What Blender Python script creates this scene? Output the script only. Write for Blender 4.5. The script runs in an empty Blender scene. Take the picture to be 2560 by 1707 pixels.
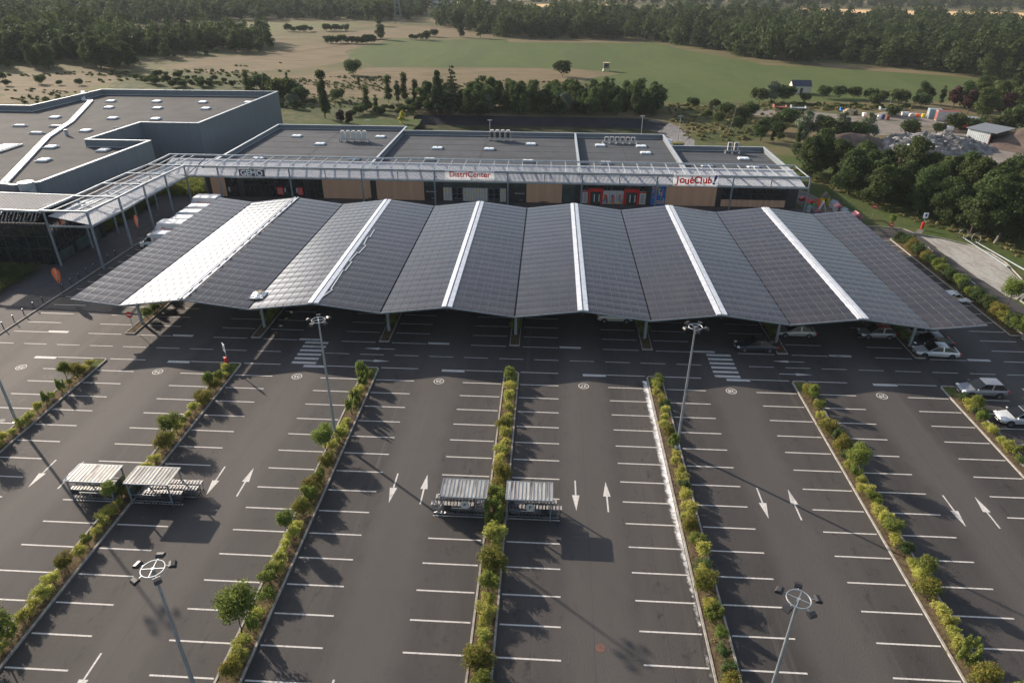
import bpy, math, random
from mathutils import noise as mnoise
import numpy as np
from mathutils import Vector, Matrix
R = math.radians
random.seed(7)
rng = np.random.default_rng(7)
SC = bpy.context.scene

# ---------------------------------------------------------------- camera
CAM = np.array([3.3293, -63.0546, 38.5374]); FPX = 1687.54      # metres / focal length for a 2560 px wide photo
YAW, PITCH, ROLL = -.0526, .5031, .0053
f_ = np.array([math.sin(YAW)*math.cos(PITCH), math.cos(YAW)*math.cos(PITCH), -math.sin(PITCH)])
r_ = np.array([math.cos(YAW), -math.sin(YAW), 0.]); u_ = np.cross(r_, f_)
r2 = math.cos(ROLL)*r_ + math.sin(ROLL)*u_; u2 = -math.sin(ROLL)*r_ + math.cos(ROLL)*u_
camd = bpy.data.cameras.new("camera"); cam = bpy.data.objects.new("camera", camd); SC.collection.objects.link(cam)
camd.sensor_width = 36; camd.lens = FPX/2560*36; camd.clip_start = .5; camd.clip_end = 8000
cam.matrix_world = Matrix(((r2[0], u2[0], -f_[0], CAM[0]), (r2[1], u2[1], -f_[1], CAM[1]), (r2[2], u2[2], -f_[2], CAM[2]), (0, 0, 0, 1)))
SC.camera = cam
def G(px, py, z=0.):                                            # survey: where a photo point lies on level z
    v = np.array([(px-1280)/FPX, -(py-853.5)/FPX, 1.]); d = v[0]*r2 + v[1]*u2 + v[2]*f_
    t = (z-CAM[2])/d[2]; return Vector((CAM+t*d).tolist())
def F(px, py, z=0.): return G(px*1.0884, py*1.0884, z)
def seen(p, m=60):
    q = np.array(p)-CAM; d = q@f_
    if d < 1: return False
    x = 1280+FPX*(q@r2)/d; y = 853.5-FPX*(q@u2)/d
    return -m < x < 2560+m and -m < y < 1707+m

# ---------------------------------------------------------------- light
SUN_EL, SUN_AZ = R(20.8), R(-50.3)                              # azimuth measured clockwise from +Y
w = bpy.data.worlds.new("World"); SC.world = w; w.use_nodes = True
nt = w.node_tree; bg = nt.nodes['Background']
sky = nt.nodes.new('ShaderNodeTexSky'); sky.sky_type = 'NISHITA'; sky.sun_disc = False
sky.sun_elevation = SUN_EL; sky.sun_rotation = SUN_AZ; sky.air_density = 1.0; sky.dust_density = 1.2; sky.ozone_density = 1.5; sky.altitude = 100
# thin broken cloud in the sky, brighter round the sun
tc = nt.nodes.new('ShaderNodeTexCoord'); mp = nt.nodes.new('ShaderNodeMapping'); mp.inputs['Scale'].default_value = (1.6, 1.6, 5.0)
nz = nt.nodes.new('ShaderNodeTexNoise'); nz.inputs['Scale'].default_value = 2.6; nz.inputs['Detail'].default_value = 5
rp = nt.nodes.new('ShaderNodeValToRGB'); rp.color_ramp.elements[0].position = .47; rp.color_ramp.elements[1].position = .66
nt.links.new(tc.outputs['Generated'], mp.inputs['Vector']); nt.links.new(mp.outputs[0], nz.inputs['Vector']); nt.links.new(nz.outputs['Fac'], rp.inputs[0])
sd = nt.nodes.new('ShaderNodeVectorMath'); sd.operation = 'DOT_PRODUCT'
SUNV = Vector((math.sin(SUN_AZ)*math.cos(SUN_EL), math.cos(SUN_AZ)*math.cos(SUN_EL), math.sin(SUN_EL)))
sd.inputs[1].default_value = SUNV; nt.links.new(tc.outputs['Generated'], sd.inputs[0])
pw = nt.nodes.new('ShaderNodeMath'); pw.operation = 'POWER'; mx = nt.nodes.new('ShaderNodeMath'); mx.operation = 'MAXIMUM'; mx.inputs[1].default_value = 0
nt.links.new(sd.outputs['Value'], mx.inputs[0]); nt.links.new(mx.outputs[0], pw.inputs[0]); pw.inputs[1].default_value = 14
ms = nt.nodes.new('ShaderNodeMath'); ms.operation = 'MULTIPLY_ADD'; ms.inputs[1].default_value = 16; ms.inputs[2].default_value = 2.0
nt.links.new(pw.outputs[0], ms.inputs[0])
cv = nt.nodes.new('ShaderNodeMapRange'); cv.inputs['To Min'].default_value = .45; nt.links.new(rp.outputs[0], cv.inputs[0])
bank = nt.nodes.new('ShaderNodeVectorMath'); bank.operation = 'DOT_PRODUCT'; BZ, BE = R(-39), R(10)  # added bright lobe out of view, aimed so one panel slope glares
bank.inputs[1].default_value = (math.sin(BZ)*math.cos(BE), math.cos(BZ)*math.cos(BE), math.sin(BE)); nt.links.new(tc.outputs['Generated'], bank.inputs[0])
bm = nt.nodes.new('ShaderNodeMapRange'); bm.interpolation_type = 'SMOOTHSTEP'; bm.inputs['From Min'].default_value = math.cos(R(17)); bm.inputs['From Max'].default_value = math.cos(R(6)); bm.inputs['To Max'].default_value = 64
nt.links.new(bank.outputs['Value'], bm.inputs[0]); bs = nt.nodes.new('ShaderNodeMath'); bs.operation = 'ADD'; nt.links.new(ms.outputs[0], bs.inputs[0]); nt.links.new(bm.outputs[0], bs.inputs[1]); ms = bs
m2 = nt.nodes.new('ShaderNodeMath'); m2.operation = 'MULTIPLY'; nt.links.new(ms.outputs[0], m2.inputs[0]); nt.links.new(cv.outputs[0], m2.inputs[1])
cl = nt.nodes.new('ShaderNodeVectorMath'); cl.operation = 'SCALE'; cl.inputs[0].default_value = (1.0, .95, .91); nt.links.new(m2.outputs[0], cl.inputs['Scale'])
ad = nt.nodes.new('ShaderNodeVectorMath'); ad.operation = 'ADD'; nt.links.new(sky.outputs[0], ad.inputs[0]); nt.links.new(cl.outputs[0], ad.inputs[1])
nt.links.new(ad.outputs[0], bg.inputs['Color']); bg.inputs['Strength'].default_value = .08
sl = bpy.data.lights.new("sun", 'SUN'); sl.energy = 5.0; sl.angle = R(.6); sl.color = (1.0, .85, .70)
so = bpy.data.objects.new("sun", sl); SC.collection.objects.link(so); so.rotation_euler = SUNV.to_track_quat('Z', 'Y').to_euler()
vs = SC.view_settings; SC.display_settings.display_device = 'sRGB'; vs.view_transform = 'Standard'; vs.look = 'None'; vs.gamma = 1; vs.exposure = 0.72
SC.cycles.max_bounces = 6; SC.cycles.transparent_max_bounces = 12; SC.cycles.diffuse_bounces = 3; SC.cycles.glossy_bounces = 3; SC.cycles.caustics_reflective = False

# ---------------------------------------------------------------- materials
def mat(name, col, rough=.8, metal=0, var=.12, scale=1.5, bump=0, spec=.5, stretch=(1, 1, 1), col2=None, ramp=(.4, .62), trans=0, detail=4, coat=0, rnd=0, bscale=None):
    m = bpy.data.materials.new(name); m.use_nodes = True; t = m.node_tree; b = t.nodes['Principled BSDF']
    b.inputs['Roughness'].default_value = rough; b.inputs['Metallic'].default_value = metal
    b.inputs['Specular IOR Level'].default_value = spec; b.inputs['Coat Weight'].default_value = coat
    g = t.nodes.new('ShaderNodeNewGeometry'); mp = t.nodes.new('ShaderNodeMapping'); mp.inputs['Scale'].default_value = stretch
    t.links.new(g.outputs['Position'], mp.inputs['Vector'])
    n = t.nodes.new('ShaderNodeTexNoise'); n.inputs['Scale'].default_value = scale; n.inputs['Detail'].default_value = detail; n.inputs['Roughness'].default_value = .6
    t.links.new(mp.outputs[0], n.inputs['Vector'])
    c = t.nodes.new('ShaderNodeValToRGB'); c.color_ramp.elements[0].position, c.color_ramp.elements[1].position = ramp
    k2 = col2 or tuple(min(1, x*(1+var)) for x in col); k1 = col if col2 else tuple(x*(1-var) for x in col)
    c.color_ramp.elements[0].color = (*k1, 1); c.color_ramp.elements[1].color = (*k2, 1)
    t.links.new(n.outputs['Fac'], c.inputs[0]); out = c.outputs[0]
    if rnd:
        oi = t.nodes.new('ShaderNodeObjectInfo'); hs = t.nodes.new('ShaderNodeHueSaturation')
        mr = t.nodes.new('ShaderNodeMapRange'); mr.inputs['To Min'].default_value = 1-rnd; mr.inputs['To Max'].default_value = 1+rnd
        mh = t.nodes.new('ShaderNodeMapRange'); mh.inputs['To Min'].default_value = .5-.008; mh.inputs['To Max'].default_value = .5+.018
        ml = t.nodes.new('ShaderNodeMath'); ml.operation = 'FRACT'; m7 = t.nodes.new('ShaderNodeMath'); m7.operation = 'MULTIPLY'; m7.inputs[1].default_value = 7.3
        t.links.new(oi.outputs['Random'], mr.inputs[0]); t.links.new(oi.outputs['Random'], m7.inputs[0]); t.links.new(m7.outputs[0], ml.inputs[0]); t.links.new(ml.outputs[0], mh.inputs[0])
        t.links.new(mr.outputs[0], hs.inputs['Value']); t.links.new(mh.outputs[0], hs.inputs['Hue']); t.links.new(out, hs.inputs['Color']); out = hs.outputs[0]
    t.links.new(out, b.inputs['Base Color'])
    if trans:
        tr = t.nodes.new('ShaderNodeBsdfTranslucent'); mxs = t.nodes.new('ShaderNodeMixShader'); mxs.inputs[0].default_value = trans
        t.links.new(out, tr.inputs['Color']); t.links.new(b.outputs[0], mxs.inputs[1]); t.links.new(tr.outputs[0], mxs.inputs[2])
        t.links.new(mxs.outputs[0], t.nodes['Material Output'].inputs['Surface'])
    if bump:
        n2 = t.nodes.new('ShaderNodeTexNoise'); n2.inputs['Scale'].default_value = bscale or scale*6; n2.inputs['Detail'].default_value = 5
        t.links.new(mp.outputs[0], n2.inputs['Vector']); bp = t.nodes.new('ShaderNodeBump'); bp.inputs['Strength'].default_value = bump; bp.inputs['Distance'].default_value = .1
        t.links.new(n2.outputs['Fac'], bp.inputs['Height']); t.links.new(bp.outputs[0], b.inputs['Normal'])
    return m
def dull(m, v=.08):
    m.node_tree.nodes['Principled BSDF'].inputs['Specular IOR Level'].default_value = v; return m
def mixmat(m, col, scale, ramp, stretch=(1, 1, 1), detail=5, off=0):  # a second noise layer of another colour on top of a material
    t = m.node_tree; b = t.nodes['Principled BSDF']; src = b.inputs['Base Color'].links[0].from_socket
    g = t.nodes.new('ShaderNodeNewGeometry'); mp = t.nodes.new('ShaderNodeMapping'); mp.inputs['Scale'].default_value = stretch; mp.inputs['Location'].default_value = (off, off, off)
    n = t.nodes.new('ShaderNodeTexNoise'); n.inputs['Scale'].default_value = scale; n.inputs['Detail'].default_value = detail; n.inputs['Roughness'].default_value = .65
    t.links.new(g.outputs['Position'], mp.inputs['Vector']); t.links.new(mp.outputs[0], n.inputs['Vector'])
    c = t.nodes.new('ShaderNodeMapRange'); c.inputs['From Min'].default_value, c.inputs['From Max'].default_value = ramp
    t.links.new(n.outputs['Fac'], c.inputs[0]); mx = t.nodes.new('ShaderNodeMix'); mx.data_type = 'RGBA'
    t.links.new(c.outputs[0], mx.inputs[0]); t.links.new(src, mx.inputs[6]); mx.inputs[7].default_value = (*col, 1); t.links.new(mx.outputs[2], b.inputs['Base Color'])
    return m
X = {}
X['asphalt'] = mixmat(mixmat(mixmat(mixmat(mat('asphalt', (.052, .0485, .047), .82, var=.2, scale=.22, bump=.3, bscale=14, spec=.4, ramp=(.3, .7), stretch=(1, .35, 1)),
                      (.08, .073, .067), .11, (.5, .78), (1, .16, 1)), (.036, .034, .034), 1.3, (.58, .75), (1, .4, 1), off=9), (.03, .029, .029), .55, (.64, .72), (1.6, .7, 1), off=33), (.068, .063, .058), .33, (.6, .66), (2.4, .05, 1), off=71)
t = X['asphalt'].node_tree; pb = t.nodes['Principled BSDF']; src = pb.inputs['Base Color'].links[0].from_socket
g_ = t.nodes.new('ShaderNodeNewGeometry'); sx0 = t.nodes.new('ShaderNodeSeparateXYZ'); t.links.new(g_.outputs['Position'], sx0.inputs[0])
md = t.nodes.new('ShaderNodeMath'); md.operation = 'PINGPONG'; md.inputs[1].default_value = 7.7094; t.links.new(sx0.outputs['X'], md.inputs[0])
wn = t.nodes.new('ShaderNodeTexNoise'); wn.inputs['Scale'].default_value = .5; wn.inputs['Detail'].default_value = 5; t.links.new(g_.outputs['Position'], wn.inputs['Vector'])
wm = t.nodes.new('ShaderNodeMath'); wm.operation = 'MULTIPLY_ADD'; wm.inputs[1].default_value = 1.6; t.links.new(wn.outputs['Fac'], wm.inputs[0]); t.links.new(md.outputs[0], wm.inputs[2])
ws = t.nodes.new('ShaderNodeMapRange'); ws.interpolation_type = 'SMOOTHSTEP'; ws.inputs['From Min'].default_value = 5.4; ws.inputs['From Max'].default_value = 7.4; ws.inputs['To Max'].default_value = .55; t.links.new(wm.outputs[0], ws.inputs[0])
wx = t.nodes.new('ShaderNodeMix'); wx.data_type = 'RGBA'; wx.inputs[7].default_value = (.09, .083, .078, 1); t.links.new(ws.outputs[0], wx.inputs[0]); t.links.new(src, wx.inputs[6]); t.links.new(wx.outputs[2], pb.inputs['Base Color'])
X['joint'] = mat('joint_tar', (.03, .03, .03), .8)
X['paint'] = mixmat(mixmat(mat('road_paint', (.58, .56, .53), .7, var=.1, scale=4), (.26, .25, .24), 9, (.5, .75)), (.22, .21, .2), .8, (.55, .8), off=5)
X['kerb'] = mat('kerb_concrete', (.33, .31, .28), .9, var=.2, scale=3, bump=.2)
X['pave'] = mat('pavement', (.062, .06, .062), .85, var=.12, scale=.8, bump=.15)
X['soil'] = mixmat(mat('bed_soil', (.12, .085, .055), .95, var=.3, scale=4, bump=.6), (.16, .14, .06), 2.2, (.5, .65))
X['turf'] = mixmat(mat('turf', (.085, .11, .03), .95, var=.3, scale=5, bump=.5), (.2, .16, .08), 2.5, (.52, .7))
X['lawn'] = mixmat(mat('lawn', (.06, .088, .026), .95, var=.15, scale=1.2, bump=.4), (.095, .1, .04), .12, (.45, .7))
g0 = mat('dry_meadow', (.15, .122, .066), .95, col2=(.09, .09, .04), scale=.045, ramp=(.42, .68), stretch=(.55, 1.3, 1), bump=.8, bscale=1.2, detail=8)
mixmat(g0, (.215, .175, .11), .12, (.52, .8), (.35, 1.6, 1), 8, 40); mixmat(g0, (.09, .1, .042), .03, (.48, .6), (.6, 1.2, 1), 8, 90)
X['ground'] = g0
X['weedy'] = mixmat(mixmat(mat('weedy_ground', (.07, .085, .032), .95, var=.25, scale=.3, bump=.6, spec=.08), (.15, .125, .065), .09, (.5, .62), (.6, 1.2, 1), 7), (.05, .065, .025), .5, (.5, .6), off=8)
X['green'] = mixmat(mixmat(mat('green_field', (.07, .1, .033), .95, var=.12, scale=.5, bump=.4, stretch=(.3, 1, 1)), (.094, .117, .042), .035, (.4, .7), (.7, .25, 1)), (.07, .095, .034), .02, (.5, .6), (2, .4, 1), off=30)
X['green2'] = mixmat(mat('pale_green_field', (.115, .125, .052), .95, var=.15, scale=.4, bump=.4, stretch=(.3, 1, 1)), (.16, .15, .07), .05, (.45, .65), (.4, 1.6, 1))
X['dry'] = mixmat(mat('dry_grass', (.19, .148, .09), .95, col2=(.125, .105, .058), scale=.16, ramp=(.4, .65), stretch=(.4, 1.6, 1), bump=.8, bscale=1.5, detail=8), (.1, .1, .045), .06, (.58, .68), (.5, 1.2, 1), 8, 15)
X['wheat'] = mat('wheat_stubble', (.62, .42, .22), .95, var=.12, scale=.05, stretch=(.2, 1, 1))
X['gravel'] = mixmat(mat('yard_gravel', (.21, .19, .17), .95, var=.15, scale=.3, bump=.4), (.13, .12, .09), .09, (.5, .62))
X['white_gravel'] = mixmat(mixmat(mat('white_gravel', (.37, .36, .33), .95, var=.12, scale=2, bump=.5, detail=8), (.24, .23, .2), .35, (.45, .7), (2, .5, 1)), (.16, .11, .08), .25, (.66, .72), off=3)
X['track'] = mat('grass_track', (.14, .135, .055), .95, var=.25, scale=.4, bump=.4)
X['liner'] = mat('basin_liner', (.012, .014, .022), .7, spec=.25, var=.3, scale=.3, bump=.6, bscale=.8)
X['liner2'] = mat('sunlit_liner', (.085, .085, .09), .65, var=.3, scale=.8, bump=.8, bscale=1.5)  # paler copy of the liner with sunlight painted into its colour
X['mud'] = mat('basin_floor', (.045, .05, .024), .9, var=.4, scale=.2)
X['pv'] = mixmat(mat('solar_glass', (.034, .030, .032), .13, var=.12, scale=.7, spec=.55, stretch=(1, .6, 1)), (.048, .04, .039), .25, (.45, .7))
X['pvline'] = mat('panel_joint', (.075, .068, .066), .2, spec=.6)
X['steel'] = mat('galvanised_steel', (.36, .40, .43), .45, metal=.55, var=.12, scale=1.2)
X['steeld'] = mat('grey_painted_steel', (.22, .255, .285), .5, metal=.25, var=.08, scale=1)
X['louvre'] = mat('aluminium_louvre', (.60, .64, .70), .5, metal=.1, var=.06)
X['matt'] = mat('matt_grey_louvre', (.2, .21, .225), .85, var=.06)
X['cap'] = mat('zinc_ridge_cap', (.72, .75, .79), .38, metal=.3, var=.1, scale=1.5)
X['clad'] = mat('blue_grey_cladding', (.15, .17, .19), .7, var=.05, scale=.6, stretch=(3, 3, .1))
X['parapet'] = mat('parapet_cladding', (.16, .185, .2), .55, var=.07, scale=.8, stretch=(3, 3, .1))
X['coping'] = mat('pale_coping', (.5, .54, .56), .4, metal=.4, var=.05)
X['roof'] = mixmat(mixmat(mat('bitumen_roof', (.072, .075, .078), .9, var=.12, scale=.25, bump=.2, spec=.25), (.098, .098, .096), .12, (.5, .7), (1, .4, 1)), (.06, .062, .064), .5, (.6, .75), (.2, 2, 1), off=20)
X['roofg'] = mixmat(mixmat(mat('grey_bitumen_roof', (.082, .09, .1), .85, var=.08, scale=.25, bump=.2, spec=.3), (.098, .107, .118), .12, (.5, .7), (1, .4, 1)), (.07, .076, .083), .6, (.6, .75), (.2, 2, 1), off=20)
X['tan'] = mat('tan_cladding', (.62, .37, .23), .7, var=.05, scale=.5, stretch=(2.5, 2.5, .15))
X['dark'] = mat('anthracite', (.028, .028, .031), .5, var=.1)
X['glass'] = mat('dark_shop_glass', (.016, .022, .024), .06, var=.3, spec=.8)
X['carglass'] = mat('tinted_car_glass', (.01, .012, .014), .12, spec=.35)
X['glassg'] = mat('green_tinted_glass', (.06, .085, .078), .08, var=.2, spec=.8, scale=.8)
X['white'] = mat('white_plastic', (.78, .78, .77), .4, var=.04)
X['offwhite'] = mat('pale_panel', (.55, .54, .51), .5, var=.06)
X['dome'] = mat('skylight_dome', (.85, .88, .9), .2, var=.03, coat=.3)
X['signred'] = mat('sign_red_film', (.8, .03, .04), .5, var=.02, trans=.6)
X['signblue'] = mat('sign_blue_film', (.04, .08, .4), .5, var=.02, trans=.5)
X['signwhite'] = mat('sign_letter_white', (.9, .9, .9), .5, var=.02)
X['signgrey'] = mat('grey_signboard', (.07, .072, .075), .6, var=.03)
X['banner'] = mat('banner_white', (.9, .9, .9), .5, var=.02, trans=.5)
X['red'] = mat('red_paint', (.6, .02, .015), .45, var=.06)
X['redm'] = mat('dull_red_paint', (.24, .055, .04), .6, var=.15)
X['blue'] = mat('blue_paint', (.02, .16, .48), .5, var=.06)
X['navy'] = mat('navy_paint', (.03, .06, .18), .4)
X['orange'] = mat('orange_paint', (.8, .16, .04), .5, var=.08)
X['yellow'] = mat('yellow_paint', (.75, .55, .03), .5)
X['pink'] = mat('pink_plastic', (.62, .22, .24), .5, var=.1)
X['teal'] = mat('pale_blue_metal', (.2, .42, .5), .5, var=.1)
X['lime'] = mat('green_plastic', (.08, .5, .15), .5)
X['rubber'] = mat('rubber', (.015, .015, .016), .8)
X['bark'] = mat('bark', (.11, .085, .065), .95, var=.3, scale=6, bump=.5)
X['palebark'] = mat('pale_dead_wood', (.24, .215, .18), .9, var=.2, scale=4)
X['chrome'] = mat('wire_chrome', (.30, .31, .33), .3, metal=.85, var=.05)
X['grip'] = mat('grey_grip', (.3, .29, .28), .4)
X['timber'] = mat('light_timber', (.5, .38, .22), .8, var=.15)
X['rubble'] = mat('broken_concrete', (.2, .195, .19), .95, var=.45, scale=.6, detail=8, ramp=(.35, .65))
X['heap'] = mat('brown_aggregate', (.13, .1, .085), .95, var=.2, scale=.4, bump=.4)
X['slate'] = mat('slate_roof', (.03, .045, .08), .5, var=.1)
X['cream'] = mat('cream_render', (.62, .57, .46), .85, var=.05)
for _k in ('soil', 'turf', 'lawn', 'ground', 'green', 'green2', 'dry', 'wheat', 'gravel', 'white_gravel', 'track', 'mud', 'roof', 'roofg', 'heap', 'rubble', 'bark'): dull(X[_k])
for _k in ('asphalt', 'pave', 'kerb', 'paint'): dull(X[_k], .28)
def foliage(name, c1, c2, tr=.35, scale=1.2, rnd=.18):
    return mat(name, c1, .75, col2=c2, scale=scale, ramp=(.4, .6), trans=tr, rnd=rnd, spec=.12, detail=3)
X['f_yel'] = foliage('yellow_green_leaves', (.33, .35, .07), (.52, .5, .15), .55, 3)
X['f_grn'] = foliage('fresh_green_leaves', (.15, .19, .04), (.25, .29, .075), .48, 3)
X['f_red'] = foliage('russet_green_leaves', (.15, .18, .035), (.24, .21, .055), .45, 3)
X['f_tip'] = foliage('red_shoot_leaves', (.23, .13, .045), (.24, .19, .05), .42, 3)
X['f_oak'] = foliage('dark_wood_leaves', (.042, .064, .022), (.078, .108, .036), .38, .35, .22)
X['f_mid'] = foliage('mid_green_leaves', (.055, .082, .028), (.095, .128, .044), .36, .4, .22)
X['f_blt'] = foliage('belt_leaves', (.06, .092, .032), (.105, .145, .052), .42, .3, .28)
X['f_wil'] = foliage('grey_willow_leaves', (.13, .17, .11), (.19, .22, .14), .3, .6, .15)
X['f_pur'] = foliage('purple_leaves', (.05, .02, .025), (.075, .035, .035), .2, 1)
X['f_con'] = foliage('conifer_needles', (.035, .06, .03), (.06, .09, .04), .25, .8)
X['f_far'] = foliage('far_wood_leaves', (.04, .062, .024), (.07, .098, .036), .4, .045, 0)
mixmat(X['f_far'], (.07, .105, .038), .012, (.52, .7), off=12); X['f_hdg'] = foliage('hedge_leaves', (.045, .07, .02), (.1, .125, .03), .3, .5)
X['grassbl'] = foliage('grass_blades', (.14, .16, .05), (.3, .25, .12), .3, 1.5, 0)

# ---------------------------------------------------------------- builders
class MB:
    def __init__(s): s.v = []; s.f = []; s.m = []
    def add(s, vs, fs, m=0):
        n = len(s.v); s.v += [tuple(v) for v in vs]; s.f += [tuple(i+n for i in f) for f in fs]; s.m += [m]*len(fs); return s
    def quad(s, a, b, c, d, m=0): return s.add([a, b, c, d], [(0, 1, 2, 3)], m)
    def poly(s, pts, m=0): return s.add(pts, [tuple(range(len(pts)))], m)
    def box(s, c, d, rz=0, m=0, top=1.):
        hx, hy, hz = d[0]/2, d[1]/2, d[2]/2; ca, sa = math.cos(rz), math.sin(rz); vs = []
        for z in (-1, 1):
            k = top if z > 0 else 1
            for x, y in ((-1, -1), (1, -1), (1, 1), (-1, 1)):
                X_, Y_ = x*hx*k, y*hy*k; vs.append((c[0]+X_*ca-Y_*sa, c[1]+X_*sa+Y_*ca, c[2]+z*hz))
        return s.add(vs, [(3, 2, 1, 0), (4, 5, 6, 7), (0, 1, 5, 4), (1, 2, 6, 5), (2, 3, 7, 6), (3, 0, 4, 7)], m)
    def bx(s, x0, x1, y0, y1, z0, z1, m=0): return s.box(((x0+x1)/2, (y0+y1)/2, (z0+z1)/2), (x1-x0, y1-y0, z1-z0), 0, m)
    def beam(s, p0, p1, w_, h_, m=0):
        p0, p1 = Vector(p0), Vector(p1); d = (p1-p0).normalized(); up = Vector((0, 0, 1)) if abs(d.z) < .95 else Vector((0, 1, 0))
        a = d.cross(up).normalized()*w_/2; b = a.cross(d).normalized()*h_/2
        vs = [p+sx*a+sy*b for p in (p0, p1) for sx, sy in ((-1, -1), (1, -1), (1, 1), (-1, 1))]
        return s.add(vs, [(0, 1, 2, 3), (7, 6, 5, 4), (4, 5, 1, 0), (5, 6, 2, 1), (6, 7, 3, 2), (7, 4, 0, 3)], m)
    def cyl(s, p0, p1, ra, rb=None, n=10, m=0, caps=True):
        rb = ra if rb is None else rb; p0, p1 = Vector(p0), Vector(p1); d = (p1-p0).normalized()
        up = Vector((0, 0, 1)) if abs(d.z) < .95 else Vector((1, 0, 0)); a = d.cross(up).normalized(); b = a.cross(d)
        vs = [p+r*(math.cos(2*math.pi*i/n)*a+math.sin(2*math.pi*i/n)*b) for p, r in ((p0, ra), (p1, rb)) for i in range(n)]
        fs = [((i+1) % n, i, n+i, n+(i+1) % n) for i in range(n)]
        if caps: fs += [tuple(range(n)), tuple(range(2*n-1, n-1, -1))]
        return s.add(vs, fs, m)
    def tube(s, pts, r, n=6, m=0):
        for a, b in zip(pts[:-1], pts[1:]): s.cyl(a, b, r, r, n, m)
        return s
    def ring(s, c, R_, r, n=28, k=6, m=0):
        vs = []; fs = []
        for i in range(n):
            a = 2*math.pi*i/n
            for j in range(k):
                b = 2*math.pi*j/k; q = R_+r*math.cos(b); vs.append((c[0]+q*math.cos(a), c[1]+q*math.sin(a), c[2]+r*math.sin(b)))
        for i in range(n):
            for j in range(k): fs.append((i*k+j, ((i+1) % n)*k+j, ((i+1) % n)*k+(j+1) % k, i*k+(j+1) % k))
        return s.add(vs, fs, m)
    def prism(s, pts, z0, z1, m=0):
        n = len(pts); vs = [(p[0], p[1], z0) for p in pts]+[(p[0], p[1], z1) for p in pts]
        return s.add(vs, [tuple(range(n-1, -1, -1)), tuple(range(n, 2*n))]+[(i, (i+1) % n, n+(i+1) % n, n+i) for i in range(n)], m)
    def build(s, name, mats, parent=None, smooth=False, bevel=0, world=True):
        me = bpy.data.meshes.new(name); v = s.v
        if parent is not None and world: L = parent.location; v = [(a-L.x, b-L.y, c-L.z) for a, b, c in v]
        me.from_pydata(v, [], s.f); mats = mats if isinstance(mats, (list, tuple)) else [mats]
        for m in mats: me.materials.append(X[m] if isinstance(m, str) else m)
        me.polygons.foreach_set('material_index', s.m)
        if smooth: me.polygons.foreach_set('use_smooth', [True]*len(me.polygons))
        me.update(); o = bpy.data.objects.new(name, me); SC.collection.objects.link(o)
        if parent is not None: o.parent = parent
        if bevel:
            b = o.modifiers.new('bevel', 'BEVEL'); b.width = bevel; b.segments = 2; b.limit_method = 'ANGLE'
        return o
def tag(o, label=None, cat=None, group=None, kind=None):
    if label: o['label'] = label
    if cat: o['category'] = cat
    if group: o['group'] = group
    if kind: o['kind'] = kind
    return o
def thing(name, label, cat, loc=(0, 0, 0), rz=0, group=None):
    o = bpy.data.objects.new(name, None); SC.collection.objects.link(o); o.location = loc; o.rotation_euler[2] = rz; o.empty_display_size = .3
    return tag(o, label, cat, group)
def dup(root, loc=None, rz=None, label=None, group=None, scale=None):
    r = root.copy(); SC.collection.objects.link(r)
    if loc is not None: r.location = loc
    if rz is not None: r.rotation_euler = (0, 0, rz)
    if label: r['label'] = label
    if group: r['group'] = group
    if scale: r.scale = scale if isinstance(scale, (tuple, list)) else (scale,)*3
    for ch in KIDS.get(root.name, []):
        c = ch.copy(); SC.collection.objects.link(c); c.parent = r
        for gch in KIDS.get(ch.name, []):
            d = gch.copy(); SC.collection.objects.link(d); d.parent = c
    return r
KIDS = {}
def kids(root):                                                  # remember the parts of a thing that will be copied
    allo = list(SC.collection.objects)
    KIDS[root.name] = [o for o in allo if o.parent == root]
    for c in KIDS[root.name]: KIDS[c.name] = [o for o in allo if o.parent == c]
    return root
def text(body, size, m, parent, loc, rot=(R(90), 0, 0), ext=.015, off=0., name='lettering', align='CENTER', sx=1., world=True, kind=None):
    cu = bpy.data.curves.new(name, 'FONT'); cu.body = body; cu.size = size; cu.extrude = ext; cu.offset = off; cu.align_x = align; cu.align_y = 'CENTER'
    t = bpy.data.objects.new(name+'_src', cu); SC.collection.objects.link(t); bpy.context.view_layer.update()
    me = bpy.data.meshes.new_from_object(t.evaluated_get(bpy.context.evaluated_depsgraph_get())); bpy.data.objects.remove(t); bpy.data.curves.remove(cu)
    me.name = name; me.materials.clear(); me.materials.append(X[m]); o = bpy.data.objects.new(name, me); SC.collection.objects.link(o)
    l = Vector(loc)
    if parent is not None:
        o.parent = parent
        if world: l = l-parent.location
    o.location = l; o.rotation_euler = rot; o.scale = (sx, 1, 1)
    if kind: o['kind'] = kind
    return o
def sheet(name, pts, m, z, kind='structure', label=None, parent=None):
    b = MB(); b.poly([(p[0], p[1], z) for p in pts]); o = b.build(name, m)
    a = sum((pts[i][0]*pts[(i+1) % len(pts)][1]-pts[(i+1) % len(pts)][0]*pts[i][1]) for i in range(len(pts)))
    if a < 0: o.data.flip_normals()
    return tag(o, label, None, None, kind)
def wob(pts, amp, step, seed=0):                                 # a polygon with an uneven natural edge
    rr = random.Random(seed); out = []
    for i in range(len(pts)):
        a, b = Vector(pts[i][:2]), Vector(pts[(i+1) % len(pts)][:2]); n = max(1, int((b-a).length/step))
        for k in range(n):
            p = a.lerp(b, k/n); out.append((p.x+rr.uniform(-amp, amp), p.y+rr.uniform(-amp, amp)))
    return out

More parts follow.
